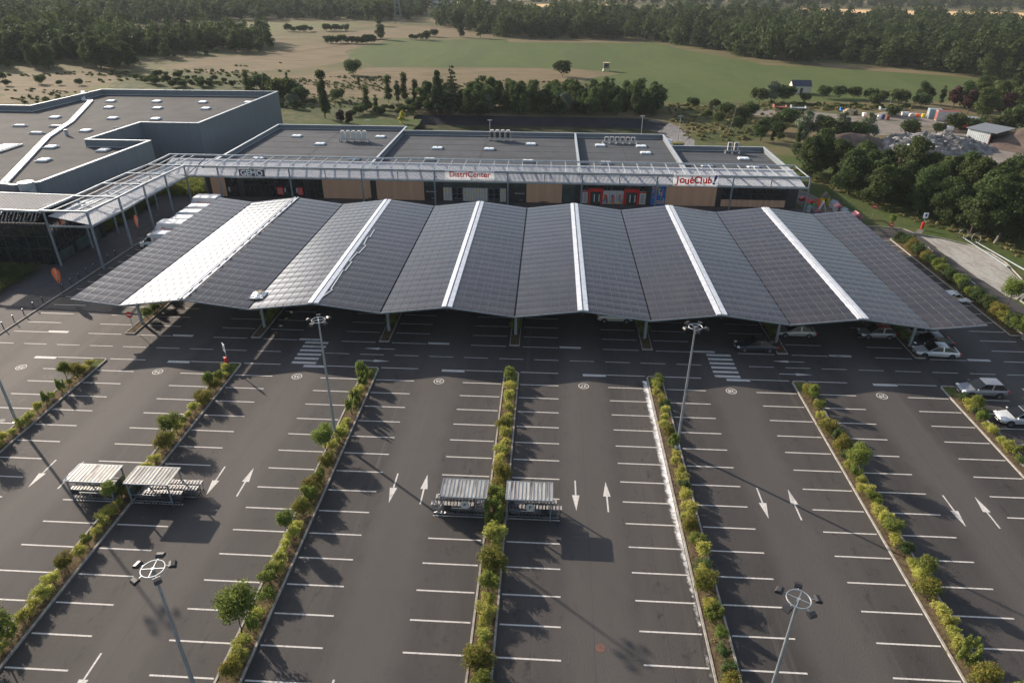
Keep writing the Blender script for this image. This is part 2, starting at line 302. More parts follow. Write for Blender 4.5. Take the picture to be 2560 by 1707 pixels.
def npmesh(name, v, f, mats, mi=None):
    me = bpy.data.meshes.new(name); me.vertices.add(len(v)); me.vertices.foreach_set('co', v.astype(np.float32).ravel())
    k = f.shape[1]; me.loops.add(f.size); me.loops.foreach_set('vertex_index', f.astype(np.int32).ravel())
    me.polygons.add(len(f)); me.polygons.foreach_set('loop_start', np.arange(0, f.size, k, dtype=np.int32)); me.polygons.foreach_set('loop_total', np.full(len(f), k, dtype=np.int32))
    for m in mats: me.materials.append(X[m])
    if mi is not None: me.polygons.foreach_set('material_index', mi.astype(np.int32))
    me.update(calc_edges=True); return me
def leaves(lobes, n, size, seed=0, shell=.45, flat=.0, up=.35, jag=.12):
    """n leaf quads spread through ellipsoid lobes; returns verts, faces, height fraction"""
    g = np.random.default_rng(seed); L = np.array(lobes, float); wgt = (L[:, 3]*L[:, 4]+L[:, 3]*L[:, 5]+L[:, 4]*L[:, 5]); wgt /= wgt.sum()
    idx = g.choice(len(L), n, p=wgt); d = g.normal(size=(n, 3)); d /= np.linalg.norm(d, axis=1)[:, None]
    flip = (d[:, 2] < -.3) & (g.random(n) < .6); d[flip, 2] *= -1
    rad = (1-shell*g.random(n)**1.6)*(1+jag*g.normal(size=n))
    c = L[idx, :3]+d*L[idx, 3:6]*rad[:, None]
    nr = d*.8+g.normal(size=(n, 3))*.75; nr[:, 2] += up; nr /= np.linalg.norm(nr, axis=1)[:, None]
    t = np.cross(nr, g.normal(size=(n, 3))); t /= np.linalg.norm(t, axis=1)[:, None]; b = np.cross(nr, t)
    s = size*g.uniform(.6, 1.3, n); l = s[:, None]*t*.62; w_ = s[:, None]*b*.42; q = nr*s[:, None]*.12
    v = np.stack([c-l, c-w_+q, c+l, c+w_+q], 1).reshape(-1, 3); f = np.arange(4*n).reshape(n, 4)
    return v, f, d[:, 2]
def crown_lobes(h0, h1, r, n, seed, shape='round'):
    g = random.Random(seed); out = []
    for i in range(n):
        t = g.uniform(0, 1); z = h0+(h1-h0)*t; 
        if shape == 'round': k = math.sqrt(max(.05, 1-(2*t-.85)**2*.8))
        elif shape == 'cone': k = 1.05-t*.95
        elif shape == 'column': k = .75 if t < .85 else .4
        else: k = .8
        a = g.uniform(0, 6.283); rr = r*k*g.uniform(.25, .72); lr = r*g.uniform(.28, .5)*(.6+.4*k)
        if shape == 'column': rr *= .5; lr = r*g.uniform(.5, .8)
        out.append((rr*math.cos(a), rr*math.sin(a), z, lr, lr, lr*g.uniform(.65, .95)))
    out.append((0, 0, (h0+h1)/2, r*.55, r*.55, (h1-h0)*.42)); return out
def plant_proto(name, label, cat, fol, lobes, n, size, trunk=None, mats=None, seed=0, bark='bark', shell=.45, tipf=0, limbs=0):
    root = thing(name, label, cat)
    v, f, dz = leaves(lobes, n, size, seed, shell); mi = None; ms_ = [fol]
    if tipf:
        ms_ = [fol, 'f_tip']; g = np.random.default_rng(seed+5); mi = ((dz > .0) & (g.random(n) < tipf)).astype(int)
    me = npmesh('crown' if trunk else 'foliage', v, f, ms_, mi); o = bpy.data.objects.new('crown' if trunk else 'foliage', me); SC.collection.objects.link(o); o.parent = root
    b = MB()
    if trunk:
        h, r = trunk; b.cyl((0, 0, -.1), (0, 0, h*.6), r, r*.75, 8); b.cyl((0, 0, h*.6), (.05*h, .02*h, h), r*.75, r*.4, 8)
        g = random.Random(seed)
        for i in range(limbs or 5):
            L_ = lobes[g.randrange(len(lobes))]; z0 = h*g.uniform(.45, .9); b.cyl((0, 0, z0), (L_[0]*.8, L_[1]*.8, max(z0+.1, L_[2])), r*.4, r*.12, 6)
        b.build('trunk', bark, root)
    else:
        g = random.Random(seed)
        for i in range(5):
            a = g.uniform(0, 6.28); L_ = lobes[g.randrange(len(lobes))]; b.cyl((.05*math.cos(a), .05*math.sin(a), -.02), (L_[0]*.7, L_[1]*.7, L_[2]), .025, .01, 5)
        b.build('stem', bark, root)
    return kids(root)

def GY(px, py, Y):                                              # survey: photo point on the vertical plane y = Y
    v = np.array([(px-1280)/FPX, -(py-853.5)/FPX, 1.]); d = v[0]*r2 + v[1]*u2 + v[2]*f_
    return Vector((CAM+(Y-CAM[1])/d[1]*d).tolist())
S = 860/2352
def ca(x, y): return x*S, y*S
def cb(x, y): return 850+x*S, y*S
def cc(x, y): return 1700+x*S, y*S
# ================================================================ ground and fields
from mathutils.geometry import tessellate_polygon
basin = [(-42, 104), (34, 104), (39, 108), (41, 118), (40.5, 131), (38, 141), (33, 146.5), (27, 147.2), (-42, 147.2)]
outer = [(-3000, -400), (3000, -400), (3000, 5200), (-3000, 5200)]
V = [Vector((*p, -.06)) for p in outer+basin]
tri = tessellate_polygon([[V[i] for i in range(4)], [V[i] for i in range(4, len(V))]])
b = MB(); b.add(V, [tuple(t) for t in tri]); o = b.build('ground', 'ground')
if o.data.polygons[0].normal.z < 0: o.data.flip_normals()
tag(o, 'dry grass and green weeds of the open land behind the shops', kind='structure')
b = MB(); n = len(basin); cx_, cy_ = 0, 126
inn = [(x*.9+.0, cy_+(y-cy_)*.78) for x, y in basin]
b.add([(x, y, -.06) for x, y in basin]+[(x, y, -2.0) for x, y in inn], [(i, (i+1) % n, n+(i+1) % n, n+i) for i in range(n)])
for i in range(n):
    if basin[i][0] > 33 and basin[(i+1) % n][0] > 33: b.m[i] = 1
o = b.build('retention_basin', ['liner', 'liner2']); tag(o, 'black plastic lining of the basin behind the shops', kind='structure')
sheet('basin_floor', [(x, y) for x, y in inn], 'mud', -1.98, label='dark wet floor of the lined basin')
P = lambda L, z=0: [tuple(F(x, y)[:2]) for x, y in L]
for i, L in enumerate([[(300, 172), (480, 172), (650, 186), (700, 215), (650, 240), (560, 212), (230, 214)], [(640, 228), (800, 240), (960, 246), (950, 290), (640, 290)], [(1535, 238), (1700, 237), (1880, 240), (1850, 256), (1700, 262), (1760, 300), (1700, 345), (1590, 322), (1560, 280)]]):
    sheet('weedy_ground', wob([tuple(F(x, y)[:2]) for x, y in L], 2, 6, 60+i), 'weedy', -.035+i*.001, label=['green weeds behind the warehouse', 'green rough grass around the poplar', 'rough green bank beside the basin'][i])
sheet('green_field', wob(P([(905, 91), (1165, 91), (1170, 97), (1500, 99), (1610, 122), (1760, 150), (1900, 155), (2240, 180), (2310, 196), (2230, 232), (1700, 236), (1480, 234), (1500, 205), (1335, 191), (1385, 163), (1220, 155), (865, 155), (800, 128), (830, 108)]), .8, 12, 3), 'green', -.05, label='mown green field beyond the shops')
sheet('pale_green_field', wob(P([(400, 56), (640, 50), (830, 54), (800, 62), (660, 73), (340, 72)]), 2, 30, 4), 'green2', -.045, label='pale green field between the woods at upper left')
sheet('pale_green_clearing', wob(P([(295, 118), (330, 114), (385, 118), (360, 135), (300, 137)]), 1, 10, 5), 'green2', -.045, label='small green clearing between the woods')
sheet('dry_field', wob(P([(690, 175), (850, 156), (1330, 158), (1420, 170), (1330, 186), (1200, 192), (1060, 215), (900, 225), (700, 222)]), 1.5, 9, 6), 'dry', -.046, label='pale dry grass field before the green field')
sheet('dry_field', wob(P([(380, 150), (560, 128), (700, 104), (900, 88), (840, 92), (800, 118), (790, 142), (700, 158), (480, 170)]), 2, 9, 7), 'dry', -.044, label='pale dry grass field left of the green field')
sheet('dry_field', wob(P([(800, 74), (960, 58), (1085, 66), (1110, 84), (900, 88), (760, 84)]), 2, 14, 8), 'dry', -.042, label='pale dry pasture behind the green field')
sheet('dry_field', wob(P([(1165, 90), (1480, 96), (1480, 99.5), (1170, 97)]), .6, 9, 9), 'dry', -.04, label='strip of dry grass along the wood edge')
sheet('dry_field', wob(P([(1878, 144), (2100, 162), (2260, 178), (2080, 168), (1900, 156)]), .6, 9, 10), 'dry', -.04, label='strip of dry grass by the right hand wood')
sheet('dry_field', wob(P([(0, 175), (120, 165), (250, 172), (330, 178), (240, 195), (70, 232), (0, 238)]), 1.5, 9, 19), 'dry', -.043, label='dry grass patch behind the warehouse at left')
for i, L in enumerate([[(1840, 20), (2352, 30), (2352, 43), (1880, 31)], [(985, 2), (1070, 4), (1060, 20), (985, 16)], [(1230, 10), (1400, 11), (1398, 18), (1230, 16)]]):
    sheet('wheat_field', P(L), 'wheat', -.03+i*.002, label=['long golden stubble field at upper right', 'golden field gap at the top of the view', 'golden strip beyond the middle wood'][i])
sheet('grass_track', wob(P([(60, 244), (200, 205), (330, 165), (380, 152), (390, 158), (300, 190), (190, 232), (130, 250)]), .5, 6, 11), 'track', -.038, label='mown grass track running past the warehouse')
sheet('gravel_yard', wob(P([(1700, 250), (1850, 254), (1960, 268), (2040, 262), (2110, 258), (2200, 275), (2352, 340), (2352, 395), (2250, 372), (2190, 352), (2060, 310), (1990, 312), (1900, 300), (1820, 276), (1710, 262)]), .8, 6, 12), 'gravel', -.03, label='grey gravel of the contractor yard')
sheet('lawn', wob([(49.5, 60), (49.5, 92), (56, 104), (66, 100), (78, 72), (84, 45), (90, 10), (74, -12), (66.3, 5), (66.3, 22.6), (69, 23), (72, 31), (71, 40), (66, 48.6), (57, 51), (56.5, 60)], .25, 4, 13), 'lawn', -.02, label='mown grass bank beside the shops and service road')
sheet('lawn', wob([(-72, 125), (-62, 140), (-34, 140), (-34, 118), (-70, 104)], .6, 5, 14), 'lawn', -.025, label='grass strip behind the shops near the poplar')
sheet('service_path', wob([(-72, 112), (-60, 120), (-34, 112), (-34, 107), (-60, 112), (-72, 104)], .2, 5, 15), 'pave', -.018, label='narrow service road behind the shops')
sheet('asphalt', [(-61.6, -70), (66.3, -70), (66.3, 22.6), (65.4, 47.6), (64.4, 50.6), (57, 51.6), (50.5, 61.2), (-61.6, 61.2)], 'asphalt', 0, label='dark asphalt of the car park')
sheet('pavement', [(-61.8, -70), (-61.8, 61.2), (-84, 61.2), (-110, 80), (-110, 36), (-98, -70)], 'pave', .012, label='paved forecourt in front of the left building')
sheet('shop_pavement', [(-61.5, 50.2), (50.4, 50.2), (50.4, 61.1), (-61.5, 61.1)], 'pave', .016, label='paved strip along the shop fronts')
o = sheet('white_gravel', wob([(65.5, 47.5), (68.3, 46.3), (71, 43.8), (72.6, 40.2), (72.7, 36), (71.6, 31.5), (70.9, 28.2), (69.2, 25), (66.9, 22.7), (65.9, 24), (65.5, 34)], .18, 1.2, 16), 'white_gravel', .006, label='pale crushed gravel verge beside the service road')
b = MB()
for a, c in zip([(57, 51.7), (60.5, 51.9), (64.2, 50.9), (65.4, 48.2), (68.4, 46.6), (71.3, 44), (72.9, 40), (72.9, 36), (71.9, 31.4), (71.1, 28), (69.3, 24.8), (67, 22.5)], [(60.5, 51.9), (64.2, 50.9), (65.4, 48.2), (68.4, 46.6), (71.3, 44), (72.9, 40), (72.9, 36), (71.9, 31.4), (71.1, 28), (69.3, 24.8), (67, 22.5), (66.4, -40)]): b.beam((*a, .02), (*c, .02), .16, .2)
tag(b.build('road_kerb', 'kerb'), 'concrete kerb along the service road', kind='structure')
b = MB(); b.beam((-61.7, -60, .03), (-61.7, 50, .03), .18, .16); tag(b.build('pavement_kerb', 'kerb'), 'long kerb between car park and left forecourt', kind='structure')
# ---------------------------------------------------------------- planting beds with kerbs
SP, IW, LL = 15.4188, .934, 4.16
BED = {}
def bed(cx, y0, y1, hw=.84, grassy=1.6, label=''):
    pts = [(cx-hw, y0), (cx+hw, y0), (cx+hw, y1-.3), (cx+hw-.25, y1), (cx-hw+.25, y1), (cx-hw, y1-.3)]
    b = MB(); n = len(pts)
    inn = [(cx+(x-cx)*.83, min(max(y, y0+.15), y1-.16)) for x, y in pts]
    vs = [(x, y, -.02) for x, y in pts]+[(x, y, .13) for x, y in pts]+[(x, y, .13) for x, y in inn]+[(x, y, .04) for x, y in inn]
    fs = []
    for k in range(3): fs += [(k*n+i, k*n+(i+1) % n, (k+1)*n+(i+1) % n, (k+1)*n+i) for i in range(n)]
    b.add(vs, fs); tag(b.build('bed_kerb', 'kerb'), 'concrete kerb of '+label, kind='structure')
    sheet('planting_bed', inn, 'soil', .085, label='earth of '+label)
    if grassy:
        yy = [p for p in inn]; y1_ = y1-.17
        sheet('bed_turf', wob([(cx-hw*.82, y1_-grassy), (cx+hw*.82, y1_-grassy-.5), (cx+hw*.82, y1_-.15), (cx, y1_), (cx-hw*.82, y1_-.15)], .03, .5, int(cx*10)), 'turf', .1, label='short grass at the end of '+label)
for j in range(-3, 4):
    nm = ['aisles 22 and 23', 'aisles 23 and 24', 'aisles 24 and 25', 'aisles 25 and 26', 'aisles 26 and 27', 'aisles 27 and 28', 'aisles 28 and 29', 'aisles 29 and 30'][j+4]
    bed(j*SP, -60, -.12, label='the planted bed between '+nm)
    bed(j*SP, 5.75, 46, hw=.6, grassy=5, label='the bed under the carport between '+nm)
bed(60.6, 12, 45.8, hw=.9, label='the hedge bed beside the service road'); bed(61.6, -60, 11.8, hw=.9, grassy=0, label='the near hedge bed beside the service road')
# ---------------------------------------------------------------- painted markings
Z = .006
b = MB()
def line(x0, y0, x1, y1, w_=.12, B=None):
    B = B or b; dx, dy = x1-x0, y1-y0; L = math.hypot(dx, dy); nx, ny = -dy/L*w_/2, dx/L*w_/2
    B.quad((x0-nx, y0-ny, Z), (x1-nx, y1-ny, Z), (x1+nx, y1+ny, Z), (x0+nx, y0+ny, Z)) if dx >= 0 and abs(dy) < abs(dx) or dy > 0 else B.quad((x1-nx, y1-ny, Z), (x0-nx, y0-ny, Z), (x0+nx, y0+ny, Z), (x1+nx, y1+ny, Z))
for j in range(-3, 4):
    for k in range(0, 23):
        line(j*SP+IW+.05, -2.5*k-.02, j*SP+IW+LL, -2.5*k-.02); line(j*SP-IW-LL, -2.5*k-.02, j*SP-IW-.05, -2.5*k-.02)
    for k in range(0, 17):
        y = 5.66+2.46*k; line(j*SP+IW+.05, y, j*SP+IW+LL, y); line(j*SP-IW-LL, y, j*SP-IW-.05, y)
for k in range(0, 17):
    y = 5.66+2.46*k; line(-60.6, y, -56.3, y); line(55.4, y, 59.6, y)
for k in range(1, 23): line(-60.6, -2.5*k, -56.3, -2.5*k); line(55.6, -2.5*k, 60.2, -2.5*k)
tag(b.build('bay_lines', 'paint'), 'white painted lines of the parking bays', kind='structure')
b = MB()
x = -62.3+1.0
while x < 66:
    if not (-25.3 < x+1.4 < -21 or 21.5 < x+1.4 < 25.3): line(x, 2.78, x+2.75, 2.78, .1)
    x += 3.98
tag(b.build('lane_dashes', 'paint'), 'dashed white centre line of the cross road', kind='structure')
b = MB()
for cx in (-24.65, 22.05):
    for i in range(6): y = .27+.92*i; b.quad((cx, y, Z), (cx+2.75, y, Z), (cx+2.75, y+.46, Z), (cx, y+.46, Z))
tag(b.build('pedestrian_crossing', 'paint'), 'white bars of the two pedestrian crossings', kind='structure')
b = MB()
for j in range(-4, 4):
    c = j*SP+7.75
    b.quad((c-2.5, 5.6, Z), (c, 5.6, Z), (c, 6.05, Z), (c-2.5, 6.05, Z)); b.quad((c, -.42, Z), (c+2.5, -.42, Z), (c+2.5, .02, Z), (c, .02, Z))
tag(b.build('stop_bars', 'paint'), 'thick white give way bars at the aisle ends', kind='structure')
b = MB()
def arrow(cx, cy, L, ang, hw=.31, sw=.065, hl=.5):
    ca_, sa_ = math.cos(ang), math.sin(ang)
    T = lambda u, v: (cx+u*ca_-v*sa_, cy+u*sa_+v*ca_, Z)
    b.poly([T(-L/2, -sw), T(L/2-L*hl, -sw), T(L/2-L*hl, sw), T(-L/2, sw)]); b.poly([T(L/2-L*hl, -hw), T(L/2, 0), T(L/2-L*hl, hw)])
for j in range(-4, 4):
    c = j*SP+7.75
    arrow(c-1.3, -19.45, 3.7, R(-90)); arrow(c+1.3, -19.45, 3.7, R(90)); arrow(c-1.3, {-4: -36.6, -3: -37, -2: -38.05, -1: -39, 0: -39.8}.get(j, -41), 3.7, R(-90))
for x in (-15.6, 31.0): arrow(x, 4.15, 3.6, R(180), .25, .06); arrow(x, 1.4, 3.6, 0, .25, .06)
arrow(64.2, 42.0, 3.4, R(90)); arrow(64.0, 29.5, 3.4, R(90))
tag(b.build('lane_arrows', 'paint'), 'white direction arrows painted on the aisles and road', kind='structure')
for j in range(-4, 3):
    nmb = str(27+j); c = j*SP+7.75
    b = MB(); n = 36
    for i in range(n):
        a0, a1 = 2*math.pi*i/n, 2*math.pi*(i+1)/n; T = lambda r_0, a: (c+r_0*math.cos(a), -2.42+r_0*math.sin(a), Z)
        b.quad(T(.47, a0), T(.56, a0), T(.56, a1), T(.47, a1))
    tag(b.build('aisle_number_ring', 'paint'), 'white painted ring round the aisle number '+nmb, kind='structure')
    text(nmb, .66, 'paint', None, (c, -2.42, Z-.002), (0, 0, R(180)), ext=.003, off=.012, name='aisle_number', kind='structure')['label'] = 'white painted aisle number '+nmb
Z = .003; b = MB()
rj = random.Random(3)
for j in range(-4, 4):
    for dx in (-4.6+7.75, 4.4+7.75, 7.3):
        if dx == 7.3 and j % 2: continue
        y = -60; x = j*SP+dx
        while y < -1:
            x2 = j*SP+dx+rj.uniform(-.05, .05); y2 = y+rj.uniform(1, 2.5); line(x, y, x2, min(y2, -.5), rj.choice((.02, .03, .035)) if dx != 7.3 else .02); x, y = x2, y2
tag(b.build('asphalt_joints', 'joint'), 'dark tar joints along the aisles', kind='structure')
sm = mat('oil_stain', (.012, .012, .012), .6); t = sm.node_tree; pb = t.nodes['Principled BSDF']; tc2 = t.nodes.new('ShaderNodeNewGeometry'); n1 = t.nodes.new('ShaderNodeTexNoise'); n1.inputs['Scale'].default_value = 2.2; n1.inputs['Detail'].default_value = 6
t.links.new(tc2.outputs['Position'], n1.inputs['Vector']); a3 = t.nodes.new('ShaderNodeMapRange'); a3.inputs['From Min'].default_value = .48; a3.inputs['From Max'].default_value = .75; a3.inputs['To Max'].default_value = .26; t.links.new(n1.outputs['Fac'], a3.inputs[0]); t.links.new(a3.outputs[0], pb.inputs['Alpha']); X['stain'] = sm
b = MB(); gs = random.Random(77)
for j in range(-4, 5):
    for sg in (-1, 1):
        for k in range(0, 20):
            if gs.random() < .62:
                cx, cy = j*SP+sg*gs.uniform(1.9, 3.6), -2.5*k-1.27+gs.uniform(-.4, .4); r0 = gs.uniform(.35, .95); n = 14
                b.poly([(cx+r0*gs.uniform(.7, 1.2)*math.cos(6.283*i/n), cy+r0*.7*gs.uniform(.7, 1.2)*math.sin(6.283*i/n), .0045) for i in range(n)])
tag(b.build('oil_stains', 'stain'), 'faint dark oil stains in the parking bays', kind='stuff')
# powder spilt along one kerb
m = mat('white_powder', (.78, .78, .78), .95, var=.25, scale=2.5); t = m.node_tree; pb = t.nodes['Principled BSDF']
g = t.nodes.new('ShaderNodeNewGeometry'); n1 = t.nodes.new('ShaderNodeTexNoise'); n1.inputs['Scale'].default_value = 1.5; n1.inputs['Detail'].default_value = 7; n1.inputs['Roughness'].default_value = .7
t.links.new(g.outputs['Position'], n1.inputs['Vector']); sx_ = t.nodes.new('ShaderNodeSeparateXYZ'); t.links.new(g.outputs['Position'], sx_.inputs[0])
mr = t.nodes.new('ShaderNodeMapRange'); mr.inputs['From Min'].default_value = 13.6; mr.inputs['From Max'].default_value = 14.35; mr.inputs['To Min'].default_value = -.42; mr.inputs['To Max'].default_value = .25; t.links.new(sx_.outputs['X'], mr.inputs[0])
my = t.nodes.new('ShaderNodeMapRange'); my.inputs['From Min'].default_value = -34; my.inputs['From Max'].default_value = -20; my.inputs['To Min'].default_value = -.34; t.links.new(sx_.outputs['Y'], my.inputs[0]); my.inputs['To Max'].default_value = 0
a1 = t.nodes.new('ShaderNodeMath'); t.links.new(mr.outputs[0], a1.inputs[0]); t.links.new(my.outputs[0], a1.inputs[1])
a2 = t.nodes.new('ShaderNodeMath'); t.links.new(a1.outputs[0], a2.inputs[0]); t.links.new(n1.outputs['Fac'], a2.inputs[1])
a3 = t.nodes.new('ShaderNodeMapRange'); a3.inputs['From Min'].default_value = .44; a3.inputs['From Max'].default_value = .76; t.links.new(a2.outputs[0], a3.inputs[0]); t.links.new(a3.outputs[0], pb.inputs['Alpha'])
X['powder'] = m
sheet('white_powder_spill', [(13.3, -42), (14.52, -42), (14.52, -1.0), (13.3, -1.0)], 'powder', .009, kind='stuff', label='white powder spilt along the kerb of the bed between aisles 27 and 28')['category'] = 'spill'

# ================================================================ solar carport
pvt = thing('solar_carport', 'long zigzag carport roofed with solar panels over the upper car park', 'carport', (0, 25.4, 0))
Y0, Y1, ZV, ZR = 5.5, 45.3, 3.95, 4.92
slopes = []
for j in range(-3, 4):
    v = j*SP; slopes += [(v, ZV, v-SP/2 if j > -3 else -51.9, ZR if j > -3 else 4.62), (v, ZV, v+SP/2 if j < 3 else 51.9, ZR if j < 3 else 4.62)]
rp_ = random.Random(5); NR = 24
for (xv, zv, xr, zr) in slopes:
    b = MB(); full = abs(xr-xv) > 7; nc = 7 if full else 5; gap = .62 if full else .05; sgn = 1 if xr > xv else -1
    zz = lambda x: zv+(zr-zv)*(x-xv)/(xr-xv)
    xa, xb = xv+sgn*.10, xr-sgn*gap; cw = (xb-xa)/nc; rh = (Y1-Y0)/NR; prof = [0, .017, .022, .012, -.012]
    for r_i in range(NR):
        ya = Y0+r_i*rh; tl = rp_.uniform(-.008, .008)
        for c_i in range(nc):
            x0, x1 = xa+c_i*cw, xa+(c_i+1)*cw; t2 = rp_.uniform(-.002, .002); vs = []
            x0 += sgn*.004; x1 -= sgn*.004
            for k, pz in enumerate(prof):
                y = ya+.006+(rh-.012)*k/4; q = (k/4-.5)*(tl+t2+.016)
                vs += [(x0, y, zz(x0)+.1+pz+q), (x1, y, zz(x1)+.1+pz+q+t2)]
            fs = [((2*k, 2*k+1, 2*k+3, 2*k+2) if sgn > 0 else (2*k+1, 2*k, 2*k+2, 2*k+3)) for k in range(4)]
            b.add(vs, fs)
    o = b.build('solar_array', 'pv', pvt, smooth=True)
    b = MB(); b.quad((xa, Y0, zz(xa)+.045), (xb, Y0, zz(xb)+.045), (xb, Y1, zz(xb)+.045), (xa, Y1, zz(xa)+.045))
    b.quad((xa, Y0, zz(xa)+.0), (xb, Y0, zz(xb)+.0), (xb, Y1, zz(xb)+.0), (xa, Y1, zz(xa)+.0), 1)
    for c_i in range(1, nc):
        x = xa+c_i*cw; b.beam((x, Y0+.02, zz(x)+.1), (x, Y1-.02, zz(x)+.1), .045, .06, 2)
    b.build('panel_backing', ['joint', 'steeld', 'pvline'], pvt)
b = MB()                                                         # frame: raking edge beams, purlins, valley gutters
for (xv, zv, xr, zr) in slopes:
    for y in (Y0-.06, Y1+.06): b.beam((xv, y, zv+.0), (xr, y, zr+.0), .09, .16)
    for y in (Y0+2.9, Y0+13, Y0+23, Y0+33): b.beam((xv, y, zv-.22), (xr, y, zr-.18), .16, .3)
    for k in range(1, 5): x = xv+(xr-xv)*k/5; z = zv+(zr-zv)*k/5; b.beam((x, Y0+.1, z-.07), (x, Y1-.1, z-.07), .07, .12)
b.build('roof_frame', 'steeld', pvt)
b = MB()
for j in range(-3, 4): b.bx(j*SP-.09, j*SP+.09, Y0, Y1, ZV-.12, ZV+.02)
b.build('valley_gutter', 'joint', pvt)
for j in range(-3, 4):
    for y in (8.56, 18.6, 28.6, 38.6):
        b = MB(); b.cyl((j*SP, y, 0), (j*SP, y, ZV-.2), .19, .17, 8); b.box((j*SP, y, .02), (.6, .6, .06))
        b.beam((j*SP, y, 2.7), (j*SP-1.6, y, ZV-.12), .12, .16); b.beam((j*SP, y, 2.7), (j*SP+1.6, y, ZV-.12), .12, .16)
        b.build('column', 'steel', pvt)
for j in range(-3, 3):
    xr = j*SP+SP/2; b = MB()
    if j == -3:
        for dx in (-.3, .22): b.bx(xr+dx, xr+dx+.13, Y0-.1, Y1, ZR+.02, ZR+.2)
        for k in range(16): b.box((xr+.03, Y0+1+2.5*k, ZR+.1), (.16, 1.5, .1))
        b.build('ridge_cable_tray', 'cap', pvt)
    else:
        for sg in (-1, 1):
            x0, x1 = xr+sg*.09, xr+sg*.6
            for k in range(20):
                ya = Y0-.08+k*(Y1-Y0)/20; yb = ya+(Y1-Y0)/20-.02
                b.add([(x0, ya, ZR+.20), (x1, ya, ZR+.13), (x1, yb, ZR+.13), (x0, yb, ZR+.20), (x0, ya, ZR-.02), (x1, ya, ZR-.08), (x1, yb, ZR-.08), (x0, yb, ZR-.02)],
                      [(0, 1, 2, 3) if sg > 0 else (3, 2, 1, 0), (0, 4, 5, 1), (1, 5, 6, 2), (2, 6, 7, 3), (3, 7, 4, 0)])
        b.bx(xr-.07, xr+.07, Y0-.05, Y1, ZR-.1, ZR+.08, 1)
        b.build('ridge_cap', ['cap', 'steeld'], pvt)
        b = MB(); b.cyl((xr, Y0-.1, ZR-.28), (xr, Y0+.1, ZR-.28), .13, None, 10); b.build('ridge_end_box', 'dark', pvt)
# things left on the panels
zz = lambda x: ZV+.16+(ZR-ZV)*abs(x-round(x/SP)*SP)/(SP/2)
cab = [(850+x*S, 400+y*S) for x, y in [(238, 490), (205, 545), (190, 545), (165, 595), (178, 600), (130, 655), (120, 650), (68, 712), (82, 715), (38, 775), (22, 775), (0, 812), (-60, 905), (-48, 905), (-120, 960)]]
pts = [G(x, y, 4.6) for x, y in cab]; pts = [(p.x, p.y, zz(p.x)+.03) for p in pts]
b = MB()
for p, q in zip(pts[:-1], pts[1:]): b.beam(p, q, .13, .06)
tag(b.build('cable_duct', 'coping'), 'pale zigzag cable duct lying on the solar roof', 'duct')
bc = G(647, 740, 4.15); t = thing('tarpaulin_bundle', 'crumpled white sheeting bundle lying at the front of a solar roof valley', 'bundle', (bc.x, bc.y, 4.2))
g = random.Random(2); nn = 9; vs = [(bc.x+(i/nn-.5)*1.7+g.uniform(-.08, .08), bc.y+(k/nn-.5)*2.0+g.uniform(-.08, .08), 4.2+.26*math.sin(i/nn*3.14)*math.sin(k/nn*3.14)+g.uniform(0, .16)) for i in range(nn+1) for k in range(nn+1)]
b = MB(); b.add(vs, [(i*(nn+1)+k, (i+1)*(nn+1)+k, (i+1)*(nn+1)+k+1, i*(nn+1)+k+1) for i in range(nn) for k in range(nn)]); b.build('sheeting', 'white', t)
b = MB()
for i in range(5): b.box((bc.x+g.uniform(-.3, .3), bc.y+.3+g.uniform(-.3, .3), 4.55), (.28, .2, .14), g.uniform(0, 3))
b.build('sacks', 'timber', t)

# ================================================================ shop building
FY = 61.3
def fx(x, y): return GY(x, y, FY).x
zC = lambda x, y=445: fx(500+x*.2126, 400+y*.2126)
zD = lambda x, y=490: fx(1000+x*.2126, 400+y*.2126)
zE = lambda x, y=650: fx(1400+x*.17007, 400+y*.17007)
zF = lambda x, y=715: fx(1780+x*.17007, 400+y*.17007)
shop = thing('shop_building', 'long low grey retail building with tan panels behind the steel awning', 'building', (-6, 80, 0))
XL, XA, XB, XC, XR = -62.2, -31.0, 9.25, 29.4, 49.2; ZP, ZF = 5.5, 4.55
def wallrun(b, pts, z0, z1, t=.3, m=0):
    for p, q in zip(pts[:-1], pts[1:]): b.beam((*p, (z0+z1)/2), (*q, (z0+z1)/2), t, z1-z0, m)
b = MB(); T_ = .15
wallrun(b, [(XL, FY+.3), (XL, 101.9)], 0, ZP); b.bx(XL+T_, XA-T_, 101.75, 102.05, 0, ZP); b.bx(XA+T_, XC-T_, 97.3, 97.6, 0, ZP); wallrun(b, [(XA, FY+.3), (XA, 102.05)], 0, ZP-.004)
wallrun(b, [(XC, FY+.3), (XC, 97.6)], 0, ZP-.004); b.bx(XC+T_, XR-T_, 86.2, 86.5, 0, ZP); wallrun(b, [(XR, FY+.3), (XR, 86.5)], 0, ZP-.004)
b.build('wall', 'clad', shop)
b = MB(); wallrun(b, [(XB, FY+.35), (XB, 97.2)], ZF, ZP-.1, .35); b.build('fire_wall', 'parapet', shop)
b = MB()
for x0, x1, y1 in ((XL+.1, XA-.1, 101.7), (XA+.1, XB-.1, 97.3), (XB+.1, XC-.1, 97.3), (XC+.1, XR-.1, 86.2)): b.bx(x0, x1, FY+.2, y1, ZF-.3, ZF+random.uniform(0, .02))
b.build('roof', 'roofg', shop)
b = MB()
for x, y0, y1 in ((XL, FY+.2, 102.1), (XA, FY+.2, 102.1), (XB, FY+.2, 97.2), (XC, FY+.2, 97.5), (XR, FY+.2, 86.6)): b.beam((x, y0, ZP+.02), (x, y1, ZP+.02), .42, .05)
